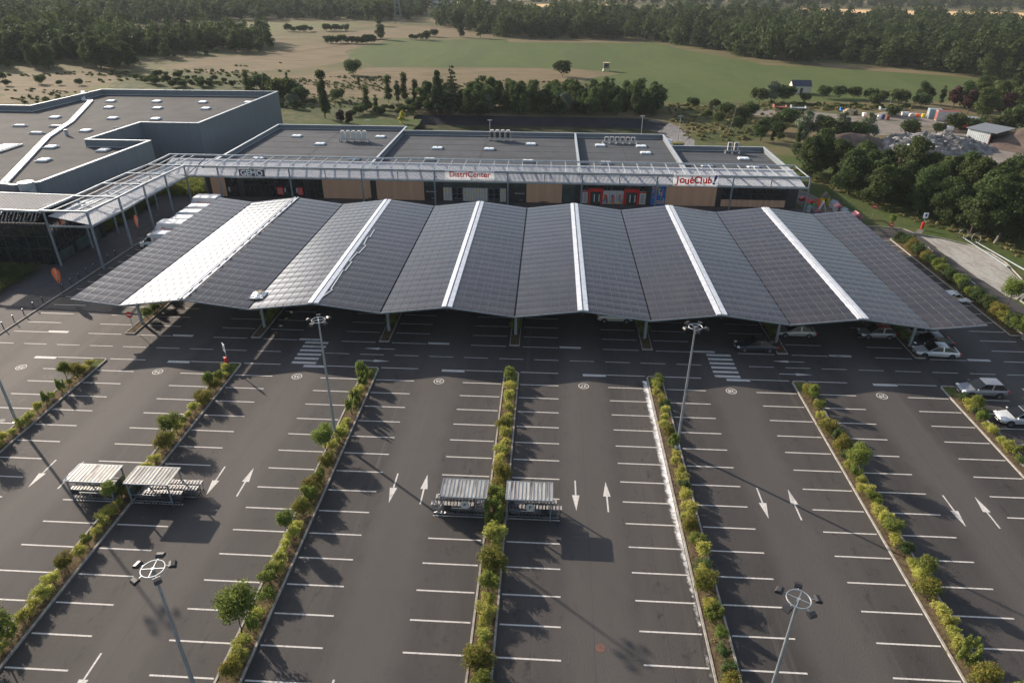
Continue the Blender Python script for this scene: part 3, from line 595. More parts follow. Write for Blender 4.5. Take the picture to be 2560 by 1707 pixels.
for x0, x1, y in ((XL+.2, XA-.2, 101.9), (XA+.2, XC-.2, 97.45), (XC+.2, XR-.2, 86.35)):
    n = int((x1-x0)/3.6)
    for k in range(n): b.bx(x0+(x1-x0)*k/n, x0+(x1-x0)*(k+1)/n-.05, y-.2, y+.2, ZP, ZP+.05)
b.build('coping', 'coping', shop)
b = MB()
for x, y0, y1, dx in ((XL, FY+.4, 101.7, .19), (XA, FY+.4, 97.2, .19), (XC, FY+.4, 86.1, .19)): b.bx(x+dx-.03, x+dx+.03, y0, y1, ZF, ZF+.12)
for x0, x1, y in ((XL+.2, XA-.2, 101.7), (XA+.2, XB-.2, 97.25), (XB+.2, XC-.2, 97.25), (XC+.2, XR-.2, 86.15)): b.bx(x0, x1, y-.03, y+.03, ZF, ZF+.13)
b.build('roof_flashing', 'coping', shop)
b = MB()
for x0, x1, y1 in ((XL+.3, XA-.3, 101.5), (XA+.3, XB-.3, 97.1), (XB+.3, XC-.3, 97.1), (XC+.3, XR-.3, 86.0)):
    y = 67.0
    while y < y1: b.bx(x0, x1, y-.05, y+.05, ZF+.02, ZF+.035); y += 5.2
    b.bx((x0+x1)/2-.04, (x0+x1)/2+.04, 63, y1, ZF+.021, ZF+.038)
b.build('membrane_seam', 'asphalt', shop)
b = MB(); b.bx(XL+.3, XR+.1, FY+.14, FY+.4, 0, ZP-.05); b.build('wall', 'dark', shop)
def panel(x0, x1, m, z0=0.05, z1=4.45, name='facade_panel', y=FY, split=0, label=None, d=.14):
    b = MB(); n = split or 1; w_ = (x1-x0)/n
    for k in range(n): b.bx(x0+k*w_+(.012 if k else 0), x0+(k+1)*w_, y, y+d, z0, z1)
    o = b.build(name, m, shop)
    if label: o['label'] = label
    return o
def glazing(x0, x1, z0=.1, z1=4.4, nx=4, zs=(2.9,), m='glass', name='shop_window', fr='dark'):
    w_ = MB(); w_.bx(x0, x1, FY+.05, FY+.13, z0, z1); o = w_.build(name, m, shop)
    f = MB()
    for k in range(nx+1): x = x0+(x1-x0)*k/nx; f.bx(x-.03, x+.03, FY-.02, FY+.045, z0, z1)
    for z in (z0, *zs, z1-.04): f.bx(x0+.03, x1-.03, FY-.015, FY+.04, z, z+.05)
    q = f.build('frame', fr, o, world=False); q.location = (0, 0, 0)
    q.data.transform(Matrix.Translation((-shop.location.x, -shop.location.y, 0))); return o
panel(zC(165), zC(330), 'tan', split=2)
glazing(zC(335), zC(480), nx=3); panel(zC(485), zC(545), 'dark', y=FY-.05); glazing(zC(550), zC(900), nx=6, zs=(2.4, 3.3)); glazing(zC(905), zC(1240), nx=5, zs=(2.3,), name='shop_entrance'); panel(zC(1245), zC(1300), 'dark', y=FY-.05); glazing(zC(1305), zC(1455), nx=3)
for a, c in ((920, 995), (1160, 1225)):
    x0, x1 = zC(a), zC(c); b = MB(); b.bx(x0, x1, FY-.06, FY-.03, .55, 2.05); o = b.build('window_poster', 'red', shop); o['label'] = 'red sale poster in the window'
    b = MB()
    for k in range(5): b.bx(x0+.15, x1-.15-.1*(k % 2), FY-.075, FY-.062, .8+.22*k, .88+.22*k)
    b.build('poster_print', 'coping', shop)
for a in (360, 1010, 1145): b = MB(); b.bx(zC(a), zC(a+14), FY-.06, FY-.04, 1.0, 1.9); b.build('window_notice', 'offwhite', shop)
panel(zC(1460), zC(2015), 'tan', split=4); panel(zC(2085), zD(290), 'tan', split=5)
def bench(x0, x1):
    t = thing('bench', 'dark slatted bench against the tan wall panels', 'bench', ((x0+x1)/2, FY-.7, 0)); b = MB()
    for k in range(3): b.bx(x0, x1, FY-.95+.14*k, FY-.84+.14*k, .42, .47)
    b.build('seat', 'dark', t)
    for x in (x0+.2, x1-.2): b = MB(); b.bx(x-.05, x+.05, FY-.93, FY-.58, 0, .42); b.build('leg', 'steeld', t)
    return t
bench(zD(1640, 495), zD(1745, 495))['label'] = 'dark slatted bench under the tan panel right of the middle shop'
bench(zC(1990, 465), zC(2090, 465))['label'] = 'dark slatted bench in front of the dark pilaster between tan panels'
# middle shop
def signpanel(x0, x1):
    panel(x0, x1, 'dark', z1=2.7, y=FY-.02); glazing(x0, x1, z0=2.8, nx=2, zs=(3.4, 3.8), m='glassg')
    text('DistriCenter', (x1-x0)*.155, 'white', shop, ((x0+x1)/2, FY-.035, 1.75), ext=.006); text('9h-19h', .22, 'white', shop, ((x0+x1)/2+.3, FY-.035, .45), ext=.004)
signpanel(zD(300), zD(450)); signpanel(zD(1335), zD(1480)); panel(zD(455), zD(512), 'dark', y=FY-.05)
glazing(zD(515), zD(1240), z0=2.65, nx=9, zs=(3.4,), m='glassg')
for a, c, n in ((515, 612, 1), (745, 1030, 3), (1178, 1245, 1)):
    x0, x1 = zD(a), zD(c); b = MB(); b.bx(x0, x1, FY-.02, FY+.1, .1, 2.6); o = b.build('window_film', 'offwhite', shop); o['label'] = 'pale printed film with yellow dots'
    gg = random.Random(a)
    for k in range(2*n):
        b = MB(); x = x0+(x1-x0)*((k+.5)/(2*n)+gg.uniform(-.1, .1)/n); z = gg.uniform(.5, 2.2); r0 = gg.uniform(.12, .24); b.cyl((x, FY-.03, z), (x, FY-.022, z), r0, None, 14); b.build('yellow_dot', 'yellow', shop)
    b = MB()
    for k in range(1, 3*n): x = x0+(x1-x0)*k/(3*n); b.bx(x-.02, x+.02, FY-.045, FY-.03, .1, 2.6)
    b.build('mullion', 'dark', shop)
for a, c in ((620, 735), (1040, 1172)): glazing(zD(a), zD(c), z1=2.6, nx=2, zs=(.5, 1.4), name='glass_door', m='glass', fr='steeld')
panel(zD(1485), zD(1900), 'tan', split=4); glazing(zD(1905), zE(225), nx=2, zs=(2.6,), m='glassg'); panel(zE(232), zE(300), 'dark', y=FY-.05)
# toy shop front
glazing(zE(318), zE(1245), z0=2.7, nx=8, zs=(3.5,))
for a, c in ((408, 618), (932, 1148)):
    x0, x1 = zE(a), zE(c); b = MB(); b.bx(x0, x0+.38, FY-.35, FY+.1, .05, 3.0); b.bx(x1-.38, x1, FY-.35, FY+.1, .05, 3.0); b.bx(x0+.38, x1-.38, FY-.35, FY+.1, 2.45, 3.0)
    o = b.build('door_portal', 'red', shop); glazing(x0+.4, x1-.4, z1=2.4, nx=2, zs=(1.1,), name='glass_door', m='glassg')
    for k in range(2): b = MB(); b.bx(x0+1.05+.9*k, x0+1.22+.9*k, FY-.06, FY-.04, .5, 1.9); b.build('door_sticker', 'white', shop)
for a, c, mm in ((322, 402, 'offwhite'), (1158, 1250, 'offwhite')):
    x0, x1 = zE(a), zE(c); b = MB(); b.bx(x0, x1, FY-.03, FY+.05, .15, 2.55); b.build('poster_board', mm, shop)
    b = MB(); b.bx(x0, x1, FY-.045, FY-.032, 2.25, 2.5); b.build('poster_print', 'red', shop); 
    for k in range(4): b = MB(); b.bx(x0+.3, x1-.3, FY-.045, FY-.032, .5+.4*k, .62+.4*k); b.build('poster_print', 'navy', shop)
gg = random.Random(9)
for k in range(3):
    x0, x1 = zE(622)+(zE(930)-zE(622))*k/3, zE(622)+(zE(930)-zE(622))*(k+1)/3-.06
    b = MB(); b.bx(x0, x1, FY-.03, FY+.05, .1, 2.62); b.build('window_poster', 'offwhite', shop)['label'] = 'bright poster of playing figures'
    for q, cc_ in enumerate(('red', 'yellow', 'blue', 'pink', 'teal', 'orange')):
        b = MB()
        for i in range(2):
            x = gg.uniform(x0+.25, x1-.25); z = gg.uniform(.35, 1.5); b.add([(x-.22, FY-.036-.002*q, z-.3), (x+.22, FY-.036-.002*q, z-.3), (x+.12, FY-.036-.002*q, z+.3), (x-.1, FY-.036-.002*q, z+.34)], [(0, 1, 2, 3)])
            b.cyl((x, FY-.04-.002*q, z+.42), (x, FY-.036-.002*q, z+.42), .13, None, 10)
        b.build('poster_print', cc_, shop)
panel(zE(1255), zE(1322), 'dark', y=FY-.05)
x0, x1 = zE(1325), zE(1535); b = MB(); b.bx(x0, x1, FY-.05, FY+.05, .1, 4.4); b.build('wall_poster', 'blue', shop)['label'] = 'tall blue poster of a colourful crowd'
for q, cc_ in enumerate(('red', 'lime', 'navy', 'teal', 'orange', 'dark', 'yellow')):
    b = MB()
    for i in range(9):
        x = gg.uniform(x0+.2, x1-.2); z = gg.uniform(.9, 4.2); r0 = gg.uniform(.08, .2); b.add([(x+r0*math.cos(a)*gg.uniform(.6, 1.3), FY-.056-.003*q, z+r0*1.3*math.sin(a)) for a in np.linspace(0, 5.6, 8)], [tuple(range(8))])
    b.build('poster_print', cc_, shop)
b = MB(); b.bx(x1-1.9, x1-.1, FY-.085, FY-.08, .35, .95); b.build('poster_print', 'coping', shop); text('MARVEL', .42, 'red', shop, (x1-1.0, FY-.09, .65), ext=.003, off=.01)
panel(zE(1540), zE(2275), 'tan', split=5); panel(zE(2280), zF(108), 'dark', y=FY-.05)
x0, x1 = zF(112), zF(1058); glazing(x0, x1, z0=1.45, nx=9, zs=(2.5, 3.9)); xs = np.linspace(x0, x1, 13)
b = MB()
for k in range(12): b.bx(xs[k]+.03, xs[k+1]-.03, FY-.03, FY+.1, .1, 1.4)
b.build('low_panel', 'tan', shop); panel(zF(1065), XR, 'dark', y=FY-.05)
# skylights are parts of the roofs
def skylight(p, parent, w_=1.5, d_=1.1, two=True, m='dome'):
    b = MB(); b.box((p.x, p.y, p.z+.12), (w_+.15, d_+.15, .24)); o = b.build('skylight', 'coping', parent); b = MB()
    for sg in ((-1, 1) if two else (0,)):
        ww = w_/2-.05 if two else w_; b.box((p.x+sg*w_/4, p.y, p.z+.3), (ww, d_, .14), top=.82)
    q = b.build('dome', m, o, world=False); q.data.transform(Matrix.Translation((-parent.location.x, -parent.location.y, -parent.location.z)))
for p in [ca(2028, 928), ca(2187, 982), cb(275, 933), cb(98, 1083), ca(1770, 1078), cb(665, 1010), cb(1020, 1017), cb(1305, 983), cb(610, 1088), cb(1285, 1100), cb(1780, 992), cb(2060, 998), cb(2090, 1043), cb(1818, 1112), cc(435, 1082), cc(185, 1130), cc(500, 1138)]:
    skylight(G(*p, ZF+.25)-Vector((0, 0, .25)), shop, 2.1, 1.5)
# rooftop units, each its own thing on a steel rack
def unit(name, label, p, kind, grp):
    t = thing(name, label, 'air conditioner', p, 0, grp); x, y, z = p
    if kind == 'tall':
        b = MB(); b.bx(x-.48, x+.48, y-.42, y+.42, z, z+1.55); b.build('casing', 'offwhite', t, bevel=.04); b = MB(); b.cyl((x, y, z+1.56), (x, y, z+1.8), .42, .4, 16); b.build('fan_cowl', 'offwhite', t)
        b = MB(); b.bx(x-.4, x+.4, y-.445, y-.43, z+.15, z+1.35); b.build('grille', 'dark' if 'dark' in label else 'offwhite', t)
    else:
        n = 2 if kind == 'double' else 1; b = MB(); b.bx(x-.45, x+.45, y-.18, y+.18, z, z+.85*n); b.build('casing', 'offwhite', t, bevel=.03)
        for k in range(n): b = MB(); b.cyl((x-.06, y-.2, z+.43+.83*k), (x-.06, y-.185, z+.43+.83*k), .31, None, 18); o = b.build('fan_grille', 'dark', t); b = MB(); b.cyl((x-.06, y-.22, z+.43+.83*k), (x-.06, y-.205, z+.43+.83*k), .1, None, 10); b.build('fan_hub', 'steel', t)
    return t
def rack(label, x0, x1, y, z=ZF, h=.55):
    t = thing('steel_rack', label, 'rack', ((x0+x1)/2, y, z)); 
    for dy in (-.5, .5): b = MB(); b.bx(x0, x1, y+dy-.05, y+dy+.05, z+h-.1, z+h); b.build('rail', 'steel', t)
    n = max(2, int((x1-x0)/1.5))
    for k in range(n+1):
        x = x0+.1+(x1-x0-.2)*k/n; b = MB(); b.bx(x-.04, x+.04, y-.45, y+.45, z+.06, z+h-.11); b.bx(x-.2, x+.2, y-.5, y+.5, z, z+.06); b.build('foot', 'steel', t)
def urow(pts, kind, label, grp, rl, ord_):
    Ps = [G(*p, ZF) for p in pts]; y = sum(p.y for p in Ps)/len(Ps); rack(rl, min(p.x for p in Ps)-.9, max(p.x for p in Ps)+.9, y)
    for i, p in enumerate(Ps): unit('rooftop_unit', label % ord_[i], (p.x, y, ZF+.56), kind, grp)
urow([cb(x, 968) for x in (22, 60, 98, 136, 174)], 'tall', '%s of five tall pale cooling units on the left roof', 'cooling units on the left roof', 'steel rack under five pale cooling units on the left roof', ['leftmost', 'second from left', 'middle', 'fourth from left', 'rightmost'])
urow([cb(x, 962) for x in (1040, 1077, 1113, 1150)], 'tall', '%s of four tall cooling units with dark grilles on the middle roof', 'dark grilled cooling units', 'steel rack under four dark grilled cooling units', ['leftmost', 'second from left', 'third from left', 'rightmost'])
urow([cb(x, 982) for x in (1822, 1858, 1895, 1930, 1966, 2002)], 'small', '%s of six small fan units on the third roof', 'small fan units', 'steel rack under six small fan units', ['leftmost', 'second from left', 'third from left', 'fourth from left', 'fifth from left', 'rightmost'])
urow([cc(x, 1048) for x in (335, 378)], 'double', '%s double fan unit on the rightmost roof', 'double fan units', 'steel rack under two double fan units', ['left', 'right'])

# ================================================================ steel awning along the shops and walkway
aw = thing('steel_awning', 'long galvanised awning of posts and louvres in front of the shops', 'awning', (-6, 58, 0))
AY, BY, ZT, ZL, ZU = 58.0, 66.2, 6.62, 4.92, 6.0; PX = [-57.6+13.41*k for k in range(9)]; LX, RX = -70.7, 49.5
b = MB(); b.beam((LX, AY, ZT), (RX, AY, ZT), .22, .3); b.beam((LX, BY, ZT), (RX, BY, ZT), .2, .3); b.build('top_beam', 'steel', aw)
b = MB(); b.beam((-63.8, AY, ZL-.18), (RX, AY, ZL-.18), .2, .3); b.build('lower_beam', 'steel', aw)
b = MB(); x = RX-.1; k = 0
while x > -63:
    b.beam((x, AY+.12, ZT), (x, BY-.1, ZT), .12, .16); x -= 13.41/5; k += 1
b.build('rafter', 'steel', aw)
for x in PX+[-63.8]:
    b = MB(); b.cyl((x, AY, 0), (x, AY, ZT-.15), .15, .15, 10); b.build('post', 'steeld', aw)
for k in range(8): x = PX[k]+6.7; b = MB(); b.cyl((x, AY, ZL-.1), (x, AY, ZT-.15), .11, .11, 8); b.build('hanger', 'steel', aw)
b = MB(); x = RX-.5
while x > -63.5:
    b.beam((x, AY+.15, ZL+.02), (x, BY-.2, ZU), .1, .05); x -= .235
b.build('louvre_deck', 'louvre', aw)
b = MB()
for y in (AY+.4, AY+4, BY-.5): z = ZL+(ZU-ZL)*(y-AY)/(BY-AY)-.1; b.beam((-63.5, y, z), (RX-.3, y, z), .1, .14)
b.build('purlin', 'steel', aw)
b = MB()
for a, c in (((PX[1], PX[0])), ((PX[3], PX[4])), ((PX[5], PX[6])), ((PX[7], PX[8]-.5))): b.beam((a, AY, ZT-.5), (c, AY, ZT-.5), .07, .08)
b.build('sign_rail', 'steel', aw)
def board(name, label, pL, pR, m, Y=57.82, zpad=0):
    a, c = GY(*pL, Y), GY(*pR, Y); t = thing(name, label, 'shop sign', ((a.x+c.x)/2, Y, (a.z+c.z)/2)); b = MB(); b.bx(a.x, c.x, Y-.05, Y+.05, c.z-zpad, a.z+zpad); b.build('board', m, t, bevel=.02)
    return t, a.x, c.x, c.z, a.z
t, x0, x1, z0, z1 = board('shop_sign', 'grey board with white letters over the left shop', ca(1629, 1157), ca(1812, 1207), 'signgrey')
text('GEMO', (z1-z0)*1.12, 'signwhite', t, ((x0+x1)/2, 57.7, (z0+z1)/2-.06), off=.03, sx=1.05); b = MB(); xm = (x0+x1)/2-.62; b.add([(xm, 57.74, z1-.12), (xm+.2, 57.74, z1-.14), (xm+.58, 57.74, z1+.16), (xm+.3, 57.74, z1+.1)], [(0, 1, 2, 3)]); b.build('accent', 'lime', t)
t, x0, x1, z0, z1 = board('shop_sign', 'white board with red letters over the middle shop', cb(718, 1166), cb(1056, 1236), 'banner')
h = z1-z0; text('DistriCenter', h*.83, 'signred', t, ((x0+x1)/2, 57.76, z0+h*.60), off=.022, sx=(x1-x0)*.93/(h*.83*5.75)); text('vêtements & chaussures', h*.2, 'navy', t, (x1-.2, 57.76, z0+h*.12), ext=.004, align='RIGHT', sx=1.25)
t, x0, x1, z0, z1 = board('shop_sign', 'white board with playful red letters and a blue exclamation mark over the toy shop', cb(2285, 1190), (1700+253*S, 1279*S), 'banner')
h = z1-z0; ltr = 'JouéClub'; xx = x0+.35; wd = {'J': .62, 'o': .66, 'u': .68, 'é': .64, 'C': .8, 'l': .36, 'b': .66}; tot = sum(wd[c] for c in ltr); kx = (x1-x0-1.35)/tot
for i, c in enumerate(ltr):
    text(c, h*(.78 if c in 'JClb' else .84), 'signred', t, (xx+wd[c]*kx/2, 57.76, z0+h*(.5+.035*math.sin(i*2.2))), (R(90), R(8*math.sin(i*1.9)), 0), off=.045, sx=.92); xx += wd[c]*kx
text('!', h*1.05, 'signblue', t, (x1-.55, 57.76, z0+h*.53), (R(90), R(12), 0), off=.06, sx=1.2)
# walkway towards the left building
wk = thing('steel_walkway', 'galvanised walkway roof leading from the shops to the left building', 'awning', (-65, 42, 0))
RP = [(-61.15, 25.2, 8.5), (-61.4, 33.3, 8.15), (-62.75, 42.4, 7.5), (-63.3, 50.2, 7.1), (-63.8, 58.0, 6.62)]; DX = -6.85
b = MB()
for sx_ in (0, DX):
    for p, q in zip(RP[:-1], RP[1:]): b.beam((p[0]+sx_, p[1], p[2]), (q[0]+sx_, q[1], q[2]), .2, .28)
b.beam((LX+.1, 58.1, ZT), (LX+.1, BY, ZT), .2, .28)
for p in RP[:-1]: b.beam((p[0]+.1, p[1]-.01, p[2]+.01), (p[0]+DX-.1, p[1]-.01, p[2]+.01), .2, .27)
b.build('top_beam', 'steel', wk)
b = MB()
for k in range(1, 4):
    for p, q in zip(RP[:-1], RP[1:]): b.beam((p[0]+DX*k/4, p[1]+.1, p[2]-.01), (q[0]+DX*k/4, q[1]-.1, q[2]-.01), .1, .16)
    b.beam((RP[-1][0]+DX*k/4, 58.15, ZT), (LX+(-63.8-LX)*(1-k/4), BY-.1, ZT), .1, .15)
b.build('rafter', 'steel', wk)
for p in RP[:-1]: b = MB(); b.cyl((p[0], p[1], 0), (p[0], p[1], p[2]-.14), .19, .17, 10); b.build('post', 'steeld', wk)
for x, y, z in ((-67.9, 25.7, 8.3), (-67.6, 33, 7.9), (-67.5, 39.9, 7.2), (-67.7, 46.2, 6.8), (-67.3, 52.4, 6.4)): b = MB(); b.cyl((x, y, 0), (x, y, z), .17, .15, 10); b.build('post', 'steeld', wk)
b = MB(); NS = 27
for p, q in zip(RP[:-1], RP[1:]):
    d0, d1 = p[2]-2.0, q[2]-1.9
    for k in range(NS): u = k/(NS-1); x = DX*.86*u; rise = 1.2*u; b.beam((p[0]+x-.05, p[1]+.2, d0+rise), (q[0]+x-.05, q[1]-.15, d1+rise), .1, .05)
for k in range(NS): u = k/(NS-1); x = DX*.9*u; b.beam((RP[-1][0]+x, 58.1, 4.9), (RP[-1][0]+x, BY-.2, 6.0), .1, .05)
b.build('louvre_deck', 'louvre', wk)
b = MB()
for p, q in zip(RP[:-1], RP[1:]): b.beam((p[0], p[1], p[2]-2.15), (q[0], q[1], q[2]-2.05), .16, .3)
for p in RP: b.beam((p[0], p[1]+.02, p[2]-2.2), (p[0]+DX*.9, p[1]+.02, p[2]-(2.2 if p[1] < 30 else 1.0)), .14, .26)
b.build('lower_beam', 'steel', wk)
# flat louvre roof and glazed entrance
en = thing('entrance_pavilion', 'glazed entrance pavilion with a flat louvre roof at the far left', 'building', (-75, 28, 0))
b = MB(); b.beam((-68.1, 25.2, 8.4), (-90, 26.5, 8.4), .22, .3); b.beam((-68.3, 33.5, 8.2), (-84, 34.2, 8.2), .2, .28); b.beam((-68.3, 25.4, 8.25), (-68.3, 33.4, 8.2), .2, .26); b.build('roof_beam', 'steel', en)
b = MB()
for k in range(26): x = -68.7-.56*k; b.beam((x, 25.4, 8.45), (x+.1, 33.6, 8.25), .38, .06)
b.build('louvre_deck', X['matt'], en)
b = MB(); 
for k in range(14): x = -84.2-.56*k; b.beam((x, 27, 8.0), (x+.1, 36, 8.1), .3, .06)
b.build('louvre_deck', 'louvre', en)
b = MB(); b.quad((-82, 26.1, 6.15), (-76.2, 26.1, 6.15), (-76.2, 29.5, 7.5), (-82, 29.5, 7.5), 1); b.quad((-76.2, 26.1, 6.15), (-70.3, 26.1, 6.15), (-70.3, 29.5, 7.5), (-76.2, 29.5, 7.5)); b.quad((-82, 29.6, 7.45), (-70.3, 29.6, 7.45), (-70.3, 38, 7.1), (-82, 38, 7.1)); b.build('glass_roof', ['glass', 'cap'], en)  # left pane in pale cap metal: bright reflection painted onto the glass
b = MB()
for k in range(9): x = -82+1.45*k; b.beam((x, 26.1, 6.2), (x, 29.5, 7.56), .08, .1)
b.build('glazing_bar', 'dark', en)
b = MB(); b.bx(-77.2, -68.7, 26.1, 38.2, 0, 6.1); b.build('glass_wall', 'glass', en)
b = MB()
for k in range(6): x = -77.2+1.68*k; b.bx(x-.05, x+.05, 26.0, 26.08, 0, 6.1)
for k in range(9): y = 26.2+1.5*k; b.bx(-68.68, -68.6, y-.06, y+.06, 0, 6.1)
for z in (2.4, 4.3): b.bx(-77.2, -68.75, 26.02, 26.07, z, z+.08); b.bx(-68.67, -68.62, 26.2, 38.1, z, z+.08)
b.bx(-77.4, -68.5, 25.95, 26.3, 6.1, 6.35); b.build('mullion', 'dark', en)
b = MB(); b.bx(-68.6, -68.56, 26.6, 30.2, .15, 1.7); b.bx(-68.6, -68.56, 31, 37.0, .15, 2.0); b.build('window_film', 'glassg', en)
b = MB(); b.bx(-105, -77.3, 26.6, 38.3, 0, 6.2); b.build('wall', 'tan', en); b = MB(); b.bx(-79.2, -77.25, 26.4, 26.58, 0, 6.2); b.bx(-100, -79.3, 26.45, 26.58, 3.3, 3.5); b.build('pilaster', 'dark', en)
# ---------------------------------------------------------------- warehouse behind
wh = thing('warehouse_building', 'large blue grey warehouse with a flat roof of many skylights', 'building', (-100, 80, 0))
WP = [(-77, 38.4), (-75, 68.4), (-88, 68.4), (-86.6, 85.6), (-73.6, 85.6), (-72, 130), (-122, 129.5), (-124.3, 103.5), (-160, 104), (-160, 37.5), (-84, 37.6), (-79.8, 36.4)]
ZW, ZWR = 8.8, 7.3
b = MB(); n = len(WP)
def inset(P_, d):
    out = []; n = len(P_); A_ = sum(P_[i][0]*P_[(i+1) % n][1]-P_[(i+1) % n][0]*P_[i][1] for i in range(n)); s_ = 1 if A_ > 0 else -1
    for i in range(n):
        a, c, e = Vector(P_[i-1]), Vector(P_[i]), Vector(P_[(i+1) % n]); d1, d2 = (c-a).normalized(), (e-c).normalized(); n1, n2 = Vector((-d1.y, d1.x))*s_, Vector((-d2.y, d2.x))*s_
        bi = (n1+n2).normalized(); out.append(tuple(c+bi*d/max(.4, bi.dot(n1))))
    return out
IN = inset(WP, .35)
fo = lambda z, P_: [(x, y, z) for x, y in P_]
b.add(fo(0, WP)+fo(ZW, WP)+fo(ZW, IN)+fo(ZWR, IN), [f for i in range(n) for f in ((i, (i+1) % n, n+(i+1) % n, n+i), (2*n+i, 2*n+(i+1) % n, 3*n+(i+1) % n, 3*n+i))]); b.build('wall', 'clad', wh)
b = MB(); b.poly(fo(ZWR+.02, IN)); o = b.build('roof', 'roof', wh)
if o.data.polygons[0].normal.z < 0: o.data.flip_normals()
b = MB(); O2, I2 = inset(WP, -.06), inset(WP, .42); b.add(fo(ZW+.02, O2)+fo(ZW+.02, I2)+fo(ZW-.1, O2), [f for i in range(n) for f in ((i, (i+1) % n, n+(i+1) % n, n+i), (2*n+i, 2*n+(i+1) % n, (i+1) % n, i))]); b.build('coping', 'coping', wh)
I3 = inset(WP, .40); b = MB()
for i in range(n): p, q = I3[i], I3[(i+1) % n]; b.beam((*p, ZWR+.13), (*q, ZWR+.13), .07, .16)
b.build('roof_flashing', 'coping', wh)
b = MB(); b.beam((-76.82, 39.4, 2.2), (-74.85, 68.0, 2.2), .16, 4.2); b.build('wall', 'tan', wh)
for y in (45.5, 55.8, 64.5): x = -77+2*(y-38.4)/30+.12; b = MB(); b.bx(x-.1, x+.12, y-.7, y+.7, 0, 4.6); b.build('pilaster', 'dark', wh)
b = MB(); b.cyl((-78.2, 37.0, 4.2), (-78.2, 37.0, 9.15), 1.15, 1.15, 18); b.build('corner_turret', 'steel', wh)
for p in [(757, 690), (1070, 692), (1385, 697), (1695, 698), (743, 733), (1075, 737), (1405, 740), (770, 806), (1062, 811), (375, 800), (585, 890), (348, 1002), (705, 1024), (297, 1092)]: skylight(G(*ca(*p), ZWR+.3)-Vector((0, 0, .25)), wh, 1.9, 1.9, False)
for p in [(135, 857), (385, 860), (250, 906)]: skylight(G(*ca(*p), ZWR+.3)-Vector((0, 0, .25)), wh, 2.6, 1.3, False, 'steeld')
skylight(G(*ca(12, 1000), ZWR+.6)-Vector((0, 0, .5)), wh, 3.5, 6.5, False, 'offwhite')
pth = [G(*ca(x, y), ZWR+.2) for x, y in [(30, 1250), (325, 938), (487, 832), (622, 688), (570, 685)]]
b = MB()
for p, q in zip(pth[:-1], pth[1:]): b.beam(p, q, 1.15, .28); 
p = pth[-1]; b.beam(p, (p.x-3.2, p.y+5.5, ZW+.2), .9, .15); b.build('roof_duct', 'cap', wh)
b = MB()
for p, q in zip(pth[:-1], pth[1:]): b.beam(p+Vector((0, 0, .17)), q+Vector((0, 0, .17)), .3, .06)
b.build('duct_rib', 'steeld', wh)
b = MB(); p = G(*ca(460, 930), ZWR); b.cyl(p, (p.x, p.y, ZWR+1.3), .35, .35, 12); b.build('vent_pipe', 'steel', wh)
b = MB(); p = G(*ca(800, 885), ZWR)
for k in range(3): b.cyl((p.x+.6*k-.6, p.y, ZWR), (p.x+.6*k-.6, p.y, ZWR+.6), .12, .12, 8)
b.build('vent_pipe', 'steel', wh)

# ================================================================ lamp masts
def lamp(x, y, label, H=12.6, rot=0, group='floodlight masts of the car park'):
    t = thing('lamp_mast', label, 'lamp mast', (x, y, 0), 0, group); b = MB(); b.cyl((0, 0, .05), (0, 0, H), .14, .07, 12); b.box((0, 0, .08), (.5, .5, .12)); b.build('pole', 'steel', t, world=False, smooth=False)
    b = MB(); b.ring((0, 0, H), .56, .032); b.build('ring', 'steel', t, world=False)
    b = MB()
    for a in (0, 90): c, s_ = math.cos(R(a+20+rot)), math.sin(R(a+20+rot)); b.beam((-.55*c, -.55*s_, H), (.55*c, .55*s_, H), .04, .04)
    b.cyl((0, 0, H-.5), (0, 0, H+.03), .09, .09, 8); b.build('crossbar', 'steel', t, world=False)
    for k in range(5):
        a = R(72*k+35+rot); c, s_ = math.cos(a), math.sin(a); b = MB()
        b.beam((.55*c, .55*s_, H), (.76*c, .76*s_, H-.03), .05, .05); o = b.build('arm', 'steel', t, world=False)
        b = MB(); n = 8; hw = .18
        prof = [(.72, .05), (.84, .11), (1.02, .07), (1.1, -.06), (1.05, -.15), (.72, -.05)]
        vs = [(u*c-sg*hw*s_, u*s_+sg*hw*c, H+v) for sg in (-1, 1) for u, v in prof]; q = len(prof)
        b.add(vs, [tuple(range(q-1, -1, -1)), tuple(range(q, 2*q))]+[(i, (i+1) % q, q+(i+1) % q, q+i) for i in range(q)]); fl = b.build('floodlight', 'dark', t, world=False)
        b = MB(); b.add([(u*c-sg*(hw-.03)*s_, u*s_+sg*(hw-.03)*c, H+v) for sg, u, v in ((-1, .76, -.072), (1, .76, -.072), (1, 1.03, -.153), (-1, 1.03, -.153))], [(3, 2, 1, 0)]); b.build('lens', 'offwhite', fl, world=False)
    return t
lamp(-15.65, -13.3, 'tall floodlight mast rising from the bed between aisles 25 and 26'); lamp(15.95, -12.5, 'tall floodlight mast rising from the bed between aisles 27 and 28', rot=20)
lamp(-15.55, -40.3, 'nearest floodlight mast at left with its five lamps close to the camera', rot=-12); lamp(15.85, -40.1, 'nearest floodlight mast at right with its five lamps close to the camera', 12.4, rot=40)
lamp(-47.2, -12.4, 'floodlight mast cut off by the left edge of the view', rot=10); lamp(46.5, -13.2, 'floodlight mast cut off by the right edge of the view')
def small_lamp(x, y, label, H=7):
    t = thing('street_lamp', label, 'street lamp', (x, y, 0), 0, 'slim lamp posts behind the shops'); b = MB(); b.cyl((0, 0, 0), (0, 0, H), .1, .07, 8); b.build('pole', 'steel', t, world=False); b = MB(); b.box((0, 0, H), (1.1, .3, .12)); b.build('lamp_head', 'steel', t, world=False)
